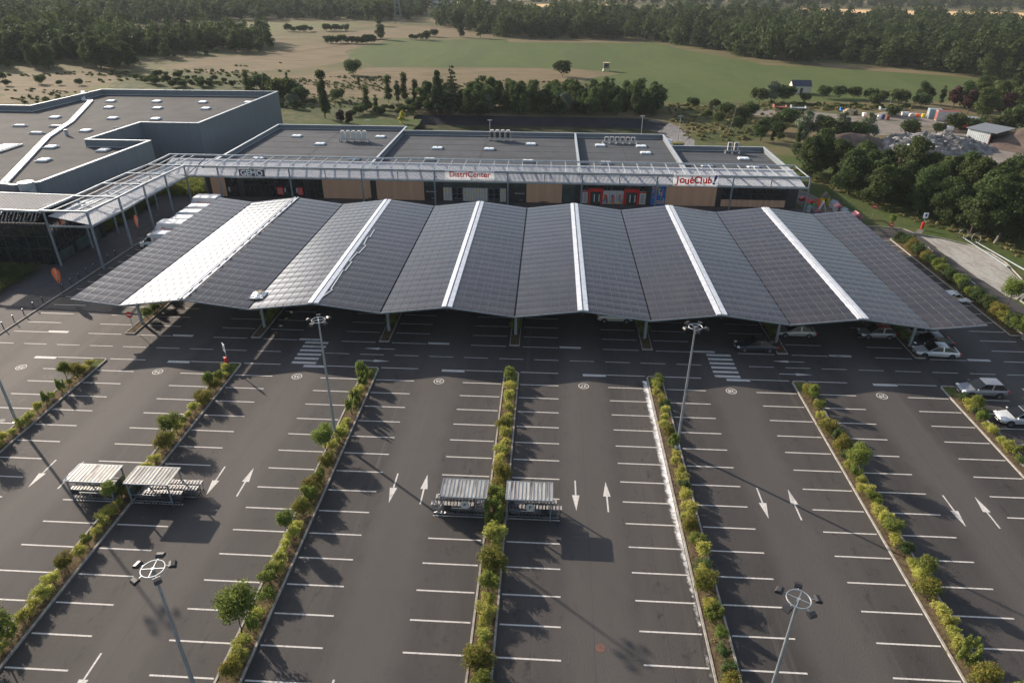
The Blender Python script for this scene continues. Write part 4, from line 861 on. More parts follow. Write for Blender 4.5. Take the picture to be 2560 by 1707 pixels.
for px, py, H, lb in ((cb(1025, 890)[0], cb(0, 890)[1], 6.5, 'slim lamp post behind the cooling units of the middle roof'), (cb(2060, 915)[0], cb(0, 915)[1], 8, 'slim lamp post behind the third roof'), (cb(190, 850)[0], cb(0, 850)[1], 6, 'slim lamp post beside the poplar behind the left roof'), (1705, 362, 7, 'slim lamp post by the rounded end of the lined basin')):
    p = GY(px, py, 106); small_lamp(p.x, 106 if px < 1700 else 112, lb, H)
# ---------------------------------------------------------------- fallen masts lying by the wood
for (x0, y0), (x1, y1), lb in (((71.9, 46.6), (72.0, 34.2), 'dismantled steel mast lying nearer the gravel verge'), ((72.9, 44.6), (73.9, 31.4), 'dismantled steel mast lying nearer the wood')):
    t = thing('dismantled_mast', lb, 'mast', (x0, y0, 0)); b = MB(); b.cyl((x0, y0, .25), (x1, y1, .2), .07, .13, 10); b.build('pole', 'steeld', t)
    v = MB(); v.ring((0, 0, 0), .8, .05, 20); o = v.build('ring', 'steel', t, world=False); o.rotation_euler = (R(75), 0, R(8)); o.location = (0, .2, .8)

# ================================================================ trolley shelters and trolleys
def trolley_proto():
    t = thing('shopping_trolley', 'wire shopping trolley', 'trolley', (0, 0, 0)); b = MB()
    # runs along +x (front) ; handle at -x
    zt, zb = .98, .52; A = [(-.38, -.27, zt), (.46, -.22, zt-.12), (.46, .22, zt-.12), (-.38, .27, zt)]; B_ = [(-.34, -.2, zb), (.36, -.17, zb+.04), (.36, .17, zb+.04), (-.34, .2, zb)]
    for L_ in (A, B_):
        for i in range(4): b.beam(L_[i], L_[(i+1) % 4], .025, .025)
    for i in range(4): b.beam(A[i], B_[i], .022, .022)
    lerp = lambda p, q, u: tuple(p[k]+(q[k]-p[k])*u for k in range(3))
    for i in range(4):
        for u in np.linspace(.12, .88, 6 if i % 2 == 0 else 4): b.beam(lerp(A[i], A[(i+1) % 4], u), lerp(B_[i], B_[(i+1) % 4], u), .012, .012)
        b.beam(lerp(A[i], B_[i], .5), lerp(A[(i+1) % 4], B_[(i+1) % 4], .5), .014, .014)
    for u in np.linspace(.15, .85, 5): b.beam(lerp(B_[0], B_[1], u), lerp(B_[3], B_[2], u), .012, .012)
    b.build('basket', 'chrome', t, world=False)
    b = MB()
    for s_ in (-1, 1): b.tube([(-.45, .25*s_, 1.02), (-.36, .24*s_, .5), (-.3, .24*s_, .2), (.42, .17*s_, .14)], .018, 6); b.beam((-.3, .24*s_, .2), (.3, .17*s_, .5), .02, .02)
    b.beam((-.3, -.24, .2), (-.3, .24, .2), .02, .02); b.build('frame', 'chrome', t, world=False)
    b = MB(); b.cyl((-.47, -.27, 1.03), (-.47, .27, 1.03), .028, None, 8); b.box((-.4, 0, 1.02), (.16, .4, .06)); b.build('handle', 'grip', t, world=False)
    for x, y in ((-.28, .24), (-.28, -.24), (.4, .16), (.4, -.16)): b = MB(); b.cyl((x, y-.02, .07), (x, y+.02, .07), .07, None, 10); b.build('wheel', 'rubber', t, world=False)
    return kids(t)
TR = trolley_proto(); first_tr = True
def put_trolley(x, y, rz, label, group):
    global first_tr
    if first_tr: first_tr = False; o = TR; o.location = (x, y, 0); o.rotation_euler[2] = rz; tag(o, label, 'trolley', group)
    else: o = dup(TR, (x, y, 0), rz, label, group)
def shelter(x0, x1, label, side, disc):
    cx = (x0+x1)/2; y0, y1, z = -22.75, -20.65, 2.2; t = thing('trolley_shelter', label, 'trolley shelter', (cx, -21.7, 0), 0, 'trolley shelters')
    b = MB(); n = 12; w_ = (x1-x0)/n
    for k in range(n):
        a = x0+k*w_
        for (u0, u1, dz) in ((.03, .16, .05), (.24, .40, .05), (.5, .66, .05), (.76, .92, .05)): b.add([(a+u0*w_, y0, z), (a+(u0+.04)*w_, y0, z+dz), (a+(u1-.04)*w_, y0, z+dz), (a+u1*w_, y0, z), (a+u0*w_, y1, z), (a+(u0+.04)*w_, y1, z+dz), (a+(u1-.04)*w_, y1, z+dz), (a+u1*w_, y1, z)], [(0, 1, 5, 4), (1, 2, 6, 5), (2, 3, 7, 6), (0, 3, 2, 1), (4, 5, 6, 7)])
    b.bx(x0+.02, x1-.02, y0, y1, z-.03, z+.004); b.build('roof_sheet', mat_sh, t)
    b = MB()
    for k in range(n+1): b.bx(x0+k*w_-.035, x0+k*w_+.035, y0+.03, y1-.03, z+.02, z+.085)
    b.bx(x0-.03, x1+.03, y0-.06, y0, z-.06, z+.06); b.bx(x0-.03, x1+.03, y1, y1+.06, z-.06, z+.06); b.build('roof_frame', 'steeld', t)
    for x in (x0+.12, x1-.12):
        for y in (y0+.1, y1-.1): b = MB(); b.bx(x-.05, x+.05, y-.05, y+.05, 0, z-.03); b.build('post', 'steeld', t)
    for y in (y0+.1, y1-.1):
        for zz_ in (.35, .95): b = MB(); b.bx(x0+.18, x1-.18, y-.02, y+.02, zz_, zz_+.04); b.build('rail', 'steeld', t)
    b = MB(); xb_ = x0+.1 if side > 0 else x1-.1; b.bx(xb_-.015, xb_+.015, y0+.2, y1-.2, .35, 1.5); b.build('end_panel', 'glassg', t)
    xe = x1-.55 if side > 0 else x0+.55; b = MB(); b.bx(xe-.3, xe+.3, y0+.04, y0+.06, .75, 1.3); b.build('notice_board', 'dark', t)
    if disc: b = MB(); b.cyl((cx+.1, y0+.0, 1.45), (cx+.1, y0+.02, 1.45), .38, None, 24); b.build('round_sign', 'offwhite', t); text('P', .42, 'dark', t, (cx+.1, y0-.01, 1.45), ext=.004, off=.01)
mat_sh = mixmat(mat('weathered_roof_sheet', (.82, .78, .70), .38, metal=.35, var=.12, scale=.7, stretch=(3, .4, 1)), (.3, .23, .19), 2.6, (.5, .64), (1.6, .12, 1))
shelter(.78, 4.45, 'trolley shelter with round sign on the eastern side of the central bed', 1, True); shelter(-4.4, -.74, 'trolley shelter with round sign on the western side of the central bed', -1, True)
shelter(-30.03, -26.4, 'trolley shelter without round sign overflowing with trolleys beside aisle 25', 1, False); shelter(-34.98, -31.3, 'trolley shelter without round sign half hidden behind a bed tree', -1, False)
for (xs, side, lb, rows) in ((1.2, 1, 'under the eastern shelter of the central pair', ((-22.2, 13, 0), (-21.45, 10, .4))), (-1.2, -1, 'under the western shelter of the central pair', ((-22.2, 13, 0), (-21.4, 12, 0))),
                        (-29.5, 1, 'under the eastern shelter of the outer pair', ((-22.3, 12, 0), (-21.6, 15, .2), (-20.95, 14, .5))), (-31.9, -1, 'under the western shelter of the outer pair', ((-22.2, 10, 0), (-21.4, 9, .3)))):
    for ri, (y, n, off) in enumerate(rows):
        for k in range(n): put_trolley(xs+side*(off+.27*k+.3), y+random.uniform(-.03, .03), 0 if side < 0 else R(180), 'wire trolley nested '+lb, 'trolleys '+lb)

# ================================================================ cars and vans
PAINT = {}
def paint(c, rough=.28, metal=.35): 
    if c not in PAINT: PAINT[c] = mat('car_paint', c, rough, metal=metal, var=.03, coat=.6, spec=.5)
    return PAINT[c]
def car(label, loc, rz, col, L=4.5, W=1.8, H=1.45, roofc=None, kind='saloon', cat='car', group=None, rim='chrome'):
    t = thing('parked_car', label, cat, loc, rz, group); m = paint(col); hl = L/2
    suv = kind == 'suv'; hood = .95 if suv else .82; belt = hood+.06; zb = .24 if suv else .18
    # body stations along x (front = +x): x, z_low, z_top, half width
    st = [(-hl, .42, belt-.22, W*.40), (-hl+.12, zb+.04, belt-.05, W*.455), (-hl+.5, zb, belt, W*.49), (-hl*.35, zb, belt+.01, W*.5), (hl*.25, zb, belt-.01, W*.5), (hl*.62, zb, hood-.04, W*.49), (hl-.28, zb+.02, hood-.14, W*.455), (hl-.06, .3, hood-.28, W*.40), (hl, .36, hood-.38, W*.34)]
    b = MB(); k = 10
    for x, z0, z1, hw in st:
        zm = (z0+z1)/2; b.v += [(x, -hw*.9, z0), (x, -hw, z0+.14), (x, -hw*1.0, zm+.05), (x, -hw*.96, z1-.08), (x, -hw*.84, z1), (x, hw*.84, z1), (x, hw*.96, z1-.08), (x, hw*1.0, zm+.05), (x, hw, z0+.14), (x, hw*.9, z0)]
    for s_ in range(len(st)-1):
        for i in range(k): b.f.append((s_*k+i, s_*k+(i+1) % k, (s_+1)*k+(i+1) % k, (s_+1)*k+i)); b.m.append(0)
    b.f.append(tuple(range(k-1, -1, -1))); b.m.append(0); n = len(b.v); b.f.append(tuple(range(n-k, n))); b.m.append(0)
    body = b.build('body', m, t, smooth=True, world=False); mm = body.modifiers.new('sub', 'SUBSURF'); mm.levels = 1; mm.render_levels = 2
    # cabin
    if kind == 'saloon': bx0, bx1, rx0, rx1 = -hl*.86, hl*.50, -hl*.40, hl*.06
    elif suv: bx0, bx1, rx0, rx1 = -hl*.95, hl*.52, -hl*.66, hl*.08
    else: bx0, bx1, rx0, rx1 = -hl*.92, hl*.52, -hl*.60, hl*.08
    wb, wr = W*.445, W*.36; zb_ = belt-.04; zr = H
    Bq = [(bx0, -wb, zb_), (bx1, -wb, zb_), (bx1, wb, zb_), (bx0, wb, zb_)]; Rq = [(rx0, -wr, zr-.05), (rx1, -wr, zr-.04), (rx1, wr, zr-.04), (rx0, wr, zr-.05)]
    b = MB(); b.add(Bq+Rq, [(0, 1, 5, 4), (1, 2, 6, 5), (2, 3, 7, 6), (3, 0, 4, 7)], 0)
    b.add([(rx0, -wr, zr-.05), (rx1, -wr, zr-.04), (rx1, wr, zr-.04), (rx0, wr, zr-.05), ((rx0+rx1)/2, 0, zr)], [(0, 1, 4), (1, 2, 4), (2, 3, 4), (3, 0, 4)], 1)
    b.build('cabin', [m, m if roofc is None else paint(roofc)], t, world=False, bevel=.13)
    def pane(name, q, sh=.1, n_=1):
        a = [Vector(p) for p in q]; nr = (a[1]-a[0]).cross(a[3]-a[0]).normalized(); c = sum(a, Vector())/4
        if nr.dot(c-Vector((0, 0, .9))) < 0: nr = -nr
        for i in range(n_):
            p = [a[0].lerp(a[1], i/n_), a[0].lerp(a[1], (i+1)/n_), a[3].lerp(a[2], (i+1)/n_), a[3].lerp(a[2], i/n_)]; cc_ = sum(p, Vector())/4
            bb = MB(); bb.add([v_.lerp(cc_, sh)+nr*.012 for v_ in p], [(0, 1, 2, 3)]); bb.build(name, 'carglass', t, world=False)
    pane('windscreen', [Bq[1], Bq[2], Rq[2], Rq[1]], .07); pane('rear_window', [Bq[3], Bq[0], Rq[0], Rq[3]], .12)
    pane('side_window', [Bq[0], Bq[1], Rq[1], Rq[0]], .12, 2); pane('side_window', [Bq[2], Bq[3], Rq[3], Rq[2]], .12, 2)
    for x in (-hl*.60, hl*.62):
        for s_ in (-1, 1):
            r0 = .34 if suv else .31; b = MB(); b.cyl((x, s_*(W*.5-.2), r0), (x, s_*(W*.5+.012), r0), r0+.055, None, 18); b.build('wheel_arch', 'rubber', t, world=False)
            b = MB(); b.cyl((x, s_*(W*.5-.18), r0), (x, s_*(W*.5+.03), r0), r0, None, 18); wv = b.build('wheel', 'rubber', t, world=False)
            b = MB(); b.cyl((x, s_*(W*.5+.02), r0), (x, s_*(W*.5+.04), r0), r0*.62, None, 14); b.build('rim', rim, wv, world=False)
    for s_ in (-1, 1):
        b = MB(); b.box((hl-.2, s_*W*.36, hood-.24), (.3, .36, .13), R(-18*s_)); b.build('headlight', 'dome', t, world=False, bevel=.03)
        b = MB(); b.box((-hl+.1, s_*W*.38, belt-.2), (.2, .3, .15), R(12*s_)); b.build('tail_light', 'red', t, world=False, bevel=.02)
        b = MB(); b.box((bx1-.25, s_*(W*.5+.06), belt+.06), (.14, .2, .12)); b.build('wing_mirror', m, t, world=False, bevel=.03)
    b = MB(); b.box((hl+.005, 0, .42), (.05, W*.5, .22)); b.build('grille', 'dark', t, world=False); b = MB(); b.box((hl+.04, 0, .4), (.02, .52, .11)); b.build('number_plate', 'white', t, world=False)
    return t
LFT = R(180)
car('dark grey blue saloon beside the bed end under the carport right of aisle 28', (28.0, 6.85, 0), LFT, (.035, .045, .06), 4.7, 1.8, 1.45)
car('silver beige saloon under the carport edge in aisle 29', (33.7, 10.7, 0), LFT, (.42, .40, .37), 4.6, 1.8, 1.45)
car('silver small crossover with a red roof under the carport', (43.35, 10.9, 0), LFT, (.36, .35, .34), 4.1, 1.75, 1.5, roofc=(.45, .02, .02), kind='hatch')
car('black saloon parked behind the white coupe at the right end of the carport', (48.9, 9.2, 0), LFT, (.012, .014, .022), 4.7, 1.85, 1.45)
car('white car mostly hidden behind the black saloon under the carport', (48.6, 11.8, 0), LFT, (.62, .62, .61), 4.3, 1.8, 1.5, kind='hatch')
car('white sports saloon with dark glass roof at the right end of the carport', (48.3, 6.75, 0), R(176), (.68, .68, .67), 4.8, 1.82, 1.42, rim='dark')
car('silver sport utility car parked beside the bed end at the right', (49.0, -1.35, 0), LFT, (.24, .255, .285), 4.6, 1.85, 1.62, kind='suv')
car('white crossover with black roof cut by the right edge', (50.0, -6.35, 0), LFT, (.66, .68, .68), 4.4, 1.82, 1.6, roofc=(.02, .02, .022), kind='suv')
car('dark blue car nose just inside the right edge of the view', (50.3, -11.2, 0), LFT, (.015, .018, .035), 4.5, 1.8, 1.5, kind='hatch')
car('pale van nose hidden under the carport in aisle 27', (12.2, 13.1, 0), 0, (.55, .54, .5), 4.5, 1.8, 1.75, kind='suv')
car('red and white rally style car far behind the shop corner', (-63.5, 78.5, 0), R(20), (.5, .02, .03), 4.2, 1.75, 1.4, kind='hatch', roofc=(.7, .7, .7))
def van(label, x, y, boxy=False, lettered=True, H=2.5):
    L, W = (6.3, 2.1) if boxy else (5.9, 2.0); t = thing('rental_van', label, 'van', (x, y, 0), LFT, 'white rental vans beside the carport'); m = paint((.72, .73, .74), .35, .05); hl = L/2; b = MB()
    # front at +x, local coordinates
    prof = [(hl, .35), (hl+.02, .75), (hl-.25, 1.05), (hl-.75, 1.22), (hl-1.45, 1.95), (hl-1.75, 2.1)] if boxy else [(hl, .35), (hl+.02, .8), (hl-.3, 1.08), (hl-.8, 1.25), (hl-1.55, H-.28), (hl-2.1, H-.04), (hl-3.0, H), (-hl+.1, H-.02), (-hl, H-.15), (-hl, .35)]
    if boxy: prof += [(hl-2.1, 2.12), (hl-2.1, .35)]
    q = len(prof); vs = [(px_, sg*W/2*(.9 if pz > 1.6 else 1), pz) for sg in (-1, 1) for px_, pz in prof]
    b.add(vs, [tuple(range(q-1, -1, -1)), tuple(range(q, 2*q))]+[(i, (i+1) % q, q+(i+1) % q, q+i) for i in range(q)]); b.build('body', m, t, world=False, bevel=.06)
    if boxy:
        b = MB(); b.bx(-hl, hl-2.15, -W/2-.08, W/2+.08, .75, 3.05); b.build('cargo_box', 'white', t, world=False, bevel=.03); b = MB(); b.bx(-hl, hl-2.1, -.45, .45, .35, .72); b.build('chassis', 'dark', t, world=False)
        b = MB(); b.add([(hl-2.0, -.8, 2.1), (hl-1.5, -.75, 2.15), (hl-1.5, .75, 2.15), (hl-2.0, .8, 2.1), (hl-2.12, -.8, 2.85), (hl-2.12, .8, 2.85)], [(0, 1, 4), (1, 2, 5, 4), (2, 3, 5)]); b.build('air_deflector', 'white', t, world=False)
    a, c = ((hl-.78, 1.26), (hl-1.43, 1.92)) if boxy else ((hl-.83, 1.3), (hl-1.5, H-.34))
    b = MB(); o_ = .02; b.add([(a[0]+o_, -W*.44, a[1]+o_), (a[0]+o_, W*.44, a[1]+o_), (c[0]+o_, W*.4, c[1]+o_), (c[0]+o_, -W*.4, c[1]+o_)], [(0, 1, 2, 3)]); b.build('windscreen', 'glass', t, world=False)
    for s_ in (-1, 1):
        y_ = s_*(W/2+.012); z2 = 1.85 if boxy else 1.95; yy = s_*(W/2*(.93 if boxy else .95)+.02)
        b = MB(); b.add([(hl-1.0, y_, 1.28), (hl-2.0, y_, 1.25), (hl-2.0, yy, z2), (hl-1.5, yy, z2)], [(0, 1, 2, 3)]); b.build('side_window', 'glass', t, world=False)
        b = MB(); b.box((hl-1.05, s_*(W/2+.16), 1.4), (.12, .22, .34)); b.build('wing_mirror', 'dark', t, world=False)
        b = MB(); b.box((hl-.12, s_*W*.38, .85), (.26, .3, .3)); b.build('headlight', 'dome', t, world=False, bevel=.03)
        b = MB(); b.bx(-hl+1.5, hl-1.5, s_*(W/2+.01)-.01, s_*(W/2+.01)+.01, .38, .5); b.build('side_trim', 'dark', t, world=False)
        for x_ in (-hl+1.2, hl-.95):
            b = MB(); b.cyl((x_, s_*(W/2-.2), .36), (x_, s_*(W/2+.02), .36), .42, None, 18); b.build('wheel_arch', 'rubber', t, world=False)
            b = MB(); b.cyl((x_, s_*(W/2-.2), .35), (x_, s_*(W/2+.035), .35), .34, None, 18); wv = b.build('wheel', 'rubber', t, world=False); b = MB(); b.cyl((x_, s_*(W/2+.03), .35), (x_, s_*(W/2+.045), .35), .19, None, 12); b.build('hubcap', 'steel', wv, world=False)
    if lettered:                                                 # faces the camera side (local +y because the van points left)
        yl = (W/2+.08 if boxy else W/2)+.02; zt = 2.05 if boxy else 1.62; k = 1.0 if boxy else .72; xs = hl-3.2 if boxy else hl-2.75
        rg = MB(); n = 24
        for (ra, rb_) in ((.28*k, .38*k), (.1*k, .17*k)): 
            for i in range(n): a0, a1 = 2*math.pi*i/n, 2*math.pi*(i+1)/n; T = lambda r0, a_: (xs+.05+r0*math.cos(a_), yl, zt+r0*math.sin(a_)); rg.add([T(ra, a0), T(rb_, a0), T(rb_, a1), T(ra, a1)], [(0, 1, 2, 3)])
        rg.build('emblem', 'orange', t, world=False)
        text('Location', .62*k, 'orange', t, (xs-.5*k, yl, zt+.06*k), (R(90), 0, R(180)), ext=.004, off=.008, align='LEFT', world=False)
        bb = MB(); bb.bx(xs-2.2*k, xs-.5*k, yl-.003, yl+.003, zt-.36*k, zt-.28*k); bb.build('stripe', 'navy', t, world=False)
        bb = MB(); bb.bx(xs-2.5*k, xs-2.28*k, yl-.003, yl+.003, zt-.4*k, zt-.2*k); bb.build('stripe', 'red', t, world=False)
van('white panel van with orange lettering nearest the camera in the row beside the carport', -57.0, 34.1); van('white box van with orange lettering second in the row beside the carport', -57.6, 37.7, True)
van('white high roofed van third in the row beside the carport', -57.2, 41.0, H=2.75, lettered=False); van('white high roofed van fourth in the row beside the carport', -57.4, 44.0, H=2.8, lettered=False); van('white high roofed van fifth in the row beside the carport', -57.5, 47.2, H=2.75, lettered=False)
van('white box van with orange lettering farthest in the row beside the carport', -58.3, 51.4, True)

# ================================================================ signs, flags, bollards
def no_entry(x, y, label, h=2.2, rz=0, r0=.4):
    t = thing('no_entry_sign', label, 'road sign', (x, y, 0), rz); b = MB(); b.cyl((0, 0, 0), (0, 0, h), .035, None, 8); b.build('pole', 'steel', t, world=False)
    b = MB(); b.cyl((0, -.07, h-.1), (0, -.04, h-.1), r0, None, 24); b.build('disc', 'red', t, world=False); b = MB(); b.bx(-r0*.7, r0*.7, -.085, -.072, h-.1-.065, h-.1+.065); b.build('bar', 'white', t, world=False)
no_entry(-46.2, 6.6, 'round red no entry sign in front of the left carport bed', 2.3); p = F(2106-85, 505, 0); no_entry(61.3, 56.6, 'round red no entry sign standing on the grass bank', 2.2, R(-20)); no_entry(61.0, 48.6, 'round red no entry sign at the tip of the hedge bed', 1.6, R(-40), .35)
def info(x, y, label, rz=0):
    t = thing('information_sign', label, 'sign', (x, y, 0), rz); b = MB(); b.cyl((0, 0, .1), (0, 0, 2.9), .05, None, 8); b.build('pole', 'steel', t, world=False)
    b = MB(); b.box((0, -.07, 2.5), (.75, .05, .95)); b.build('panel', 'white', t, world=False); b = MB(); b.box((.02, -.1, 2.52), (.3, .01, .42)); b.build('symbol', 'navy', t, world=False)
    b = MB(); b.box((-.05, -.12, .75), (.42, .3, 1.1)); b.build('cabinet', 'red', t, world=False, bevel=.03)
info(-31.2, -1.0, 'white panel sign over a red cabinet at the road end of a shrub bed', R(-50)); info(67.3, 50.9, 'white panel sign over a red cabinet on the grass bank', R(-5))
sheet('sign_base', [(65.4, 49.2), (66.2, 48.7), (67.8, 50.7), (66.9, 51.2)], 'gravel', -.005, label='small gravel patch before the red cabinet')
def flag(x, y, h, label, w_=.7, rz=0):
    t = thing('feather_flag', label, 'flag', (x, y, 0), rz, 'orange feather flags'); b = MB(); b.cyl((0, 0, 0), (0, 0, h), .03, None, 6); b.box((0, 0, .04), (.7, .7, .08)); b.build('pole', 'dark', t, world=False)
    n = 12; vs = []
    for i in range(n+1): u = i/n; ww = w_*(math.sin(min(1, u*1.15)*math.pi*.62+.0))*(1 if u < .9 else .55); z = h*.42+h*.6*u; vs += [(-ww*.5, -.02, z), (ww*.5, .05*math.sin(u*5), z), (-ww*.5, 0, z), (ww*.5, .02+.05*math.sin(u*5), z)]
    b = MB(); b.add(vs, [(4*i+o_, 4*i+1+o_, 4*i+5+o_, 4*i+4+o_) for i in range(n) for o_ in (0, 2)]); b.build('banner', 'orange', t, world=False)
    text('Location', .42, 'white', t, (0, -.06, h*.8), (R(90), R(-90), 0), ext=.003, world=False)
flag(-61.1, 15.8, 3.9, 'orange feather flag standing on the kerb at the left front', 1.0, R(10)); flag(-62.4, 37.6, 3.9, 'orange feather flag between the vans and the walkway posts', .75, R(75))
def post_proto():
    t = thing('bollard', 'dark bollard', 'bollard'); b = MB(); b.cyl((0, 0, 0), (0, 0, .85), .055, .055, 10); b.build('post', 'dark', t, world=False); b = MB(); b.cyl((0, 0, .78), (0, 0, .9), .08, .06, 10); b.build('cap', 'steel', t, world=False); return kids(t)
BO = post_proto(); ys = [6.2, 8.05, 9.85, 11.75, 13.5, 17.6, 19.4, 21.2, 23.0, 24.8, 26.6, 28.4, 30.2]
ordn = ['1st', '2nd', '3rd']+['%dth' % k for k in range(4, 60)]
for i, y in enumerate(ys):
    lb = ordn[i]+' dark bollard from the near end of the row along the forecourt kerb'
    if i == 0: BO.location = (-62.3, y, 0); tag(BO, lb, 'bollard', 'bollards along the left kerb')
    else: dup(BO, (-62.3+.0*y, y, 0), 0, lb, 'bollards along the left kerb')
for (x, y), nm in (((7.65, -33.95), 'rusty manhole cover in the asphalt of aisle 27'), ((-48.9, -12.2), 'pale manhole cover near the left edge')):
    b = MB(); b.cyl((x, y, .001), (x, y, .008), .33, None, 20); tag(b.build('manhole_cover', mat('rusty_iron', (.13, .065, .05), .9, var=.2, scale=5) if x > 0 else 'kerb'), nm, 'manhole cover')
# blue hoarding and stored pallets
t = thing('blue_hoarding', 'blue hoarding panel standing behind the walkway', 'hoarding', (-74, 57, 0)); b = MB(); p, q = F(183, 480), F(183, 480); b.beam((-74.6, 52, 1.4), (-73.9, 60.5, 1.4), .12, 2.8); b.build('panel', 'blue', t)
for k in range(4): b = MB(); y = 52+2.8*k; b.cyl((-74.45+.08*y*.1, y, 0), (-74.45+.08*y*.1, y, 2.9), .05, None, 6); b.build('post', 'steel', t)
t = thing('debris_pile', 'pile of white wrapping and pallets beside the hedge bed', 'debris', (58.9, 23.2, 0)); g = random.Random(4)
for k in range(4): b = MB(); x, y = 58.3+g.uniform(-1, .8), 23.6+g.uniform(-1.5, 1.5); [b.box((x+.22*i, y, .12), (.12, 1.1, .03), R(30*k)) for i in range(5)]; b.box((x+.4, y, .06), (1.1, .12, .08), R(30*k)); b.build('pallet', 'timber', t)
nn = 8
for (cx, cy, w_, h_) in ((58.7, 24.0, 2.2, 1.3), (59.3, 21.6, 1.5, .9)):
    b = MB(); b.add([(cx+(i/nn-.5)*w_+g.uniform(-.08, .08), cy+(k/nn-.5)*h_+g.uniform(-.08, .08), .1+.25*math.sin(i/nn*3.14)*math.sin(k/nn*3.14)+g.uniform(0, .22)) for i in range(nn+1) for k in range(nn+1)], [(i*(nn+1)+k, (i+1)*(nn+1)+k, (i+1)*(nn+1)+k+1, i*(nn+1)+k+1) for i in range(nn) for k in range(nn)]); b.build('wrapping', 'white', t)

# ================================================================ vegetation: prototypes
WORDN = {22: 'twenty-two', 23: 'twenty-three', 24: 'twenty-four', 25: 'twenty-five', 26: 'twenty-six', 27: 'twenty-seven', 28: 'twenty-eight', 29: 'twenty-nine', 30: 'thirty'}
PRO = {}
def blob(h, r, n, seed, z0=.15):
    g = random.Random(seed); return [(r*.55*g.uniform(-1, 1), r*.55*g.uniform(-1, 1), z0+(h-z0)*g.uniform(.25, .72), r*g.uniform(.35, .6), r*g.uniform(.35, .6), h*g.uniform(.22, .36)) for _ in range(n)]
PRO['yel'] = [plant_proto('shrub', 'x', 'shrub', 'f_yel', blob(1.6, .98, 10, 10+i), 2300, .115, seed=i, shell=.7) for i in range(3)]
PRO['grn'] = [plant_proto('shrub', 'x', 'shrub', 'f_grn', blob(1.9, 1.0, 10, 20+i), 2500, .12, seed=i+4, shell=.7) for i in range(2)]
PRO['dk'] = [plant_proto('shrub', 'x', 'shrub', 'f_blt', blob(1.9, 1.05, 10, 25+i), 2600, .13, seed=i+24, shell=.7) for i in range(3)]
PRO['red'] = [plant_proto('shrub', 'x', 'shrub', 'f_red', blob(1.9, 1.2, 13, 30+i), 3400, .12, seed=i+7, tipf=.2) for i in range(3)]
def tuft(h, r, seed):
    g = random.Random(seed); return [(r*.6*g.uniform(-1, 1), r*.6*g.uniform(-1, 1), h*g.uniform(.3, .75), r*.22, r*.22, h*g.uniform(.22, .34)) for _ in range(14)]
PRO['fir'] = [plant_proto('shrub', 'x', 'shrub', 'f_grn', tuft(2.5, 1.0, 40+i), 3000, .13, seed=i+11, shell=.85) for i in range(2)]
def small_tree(seed, h=3.3, r=.95, n=2600):
    g = random.Random(seed); L = [(g.uniform(-.5, .5)*r, g.uniform(-.5, .5)*r, h-r*.8+g.uniform(-.6, .5)*r, r*g.uniform(.4, .6), r*g.uniform(.4, .6), r*g.uniform(.4, .58)) for _ in range(11)]+[(0, 0, h-r*.8, r*.75, r*.75, r*.7)]
    return plant_proto('young_tree', 'x', 'tree', 'f_grn', L, n, .13, trunk=(h*.68, .05), seed=seed, shell=.6, limbs=6)
PRO['tree'] = [small_tree(50), small_tree(51, 2.9, .9), small_tree(52, 3.9, 1.45, 5200)]
PRO['oak'] = [plant_proto('broadleaf_tree', 'x', 'tree', 'f_oak' if i < 4 else 'f_mid', crown_lobes(1.6, 9.2, 4.3, 17, 60+i), 5200, .42, trunk=(6.5, .22), seed=60+i) for i in range(7)]
PRO['mid'] = [plant_proto('broadleaf_tree', 'x', 'tree', 'f_blt', crown_lobes(.6, 7.6, 3.4, 15, 160+i), 4600, .38, trunk=(5.2, .18), seed=160+i, shell=.6) for i in range(4)]
PRO['wil'] = [plant_proto('willow', 'x', 'tree', 'f_wil', crown_lobes(.8, 5.6, 2.9, 12, 70+i), 3200, .34, trunk=(3.5, .14), seed=70+i, shell=.7) for i in range(2)]
PRO['birch'] = [plant_proto('slender_tree', 'x', 'tree', 'f_mid', crown_lobes(1.2, 8.6, 1.7, 13, 75+i, 'column'), 2100, .38, trunk=(7.5, .09), seed=75+i, shell=.8, bark='palebark') for i in range(2)]
PRO['pop'] = [plant_proto('poplar', 'x', 'tree', 'f_mid', crown_lobes(1.5, 12.8, 1.75, 20, 80, 'column'), 5200, .36, trunk=(10, .2), seed=80)]
PRO['con'] = [plant_proto('conifer', 'x', 'tree', 'f_con', crown_lobes(.8, 11.8, 2.6, 26, 81, 'cone'), 5200, .34, trunk=(11.6, .2), seed=81)]
PRO['bush'] = [plant_proto('bush', 'x', 'bush', 'f_mid' if i else 'f_oak', blob(3.0, 2.0, 10, 90+i, .2), 2000, .32, seed=90+i) for i in range(3)]
PRO['pur'] = [plant_proto('purple_tree', 'x', 'tree', 'f_pur', crown_lobes(.8, 4.8, 1.7, 10, 95), 2200, .28, trunk=(2.6, .1), seed=95)]
PRO['lime'] = [plant_proto('lime_tree', 'x', 'tree', 'f_yel', crown_lobes(.5, 3.9, 1.3, 9, 97), 1700, .24, trunk=(2, .07), seed=97)]
pine_l = []; gg = random.Random(12)
for k in range(11):
    z = 4+k*.95; rr = 2.7*(1-k/14)
    for q in range(5): a = gg.uniform(0, 6.28); pine_l.append((rr*.6*math.cos(a), rr*.6*math.sin(a), z+gg.uniform(-.2, .2), rr*.38, rr*.38, .2))
PRO['pine'] = [plant_proto('sparse_pine', 'x', 'tree', 'f_con', pine_l, 2600, .34, trunk=(14.2, .17), seed=99, limbs=18)]
used = set(); cnt = 0
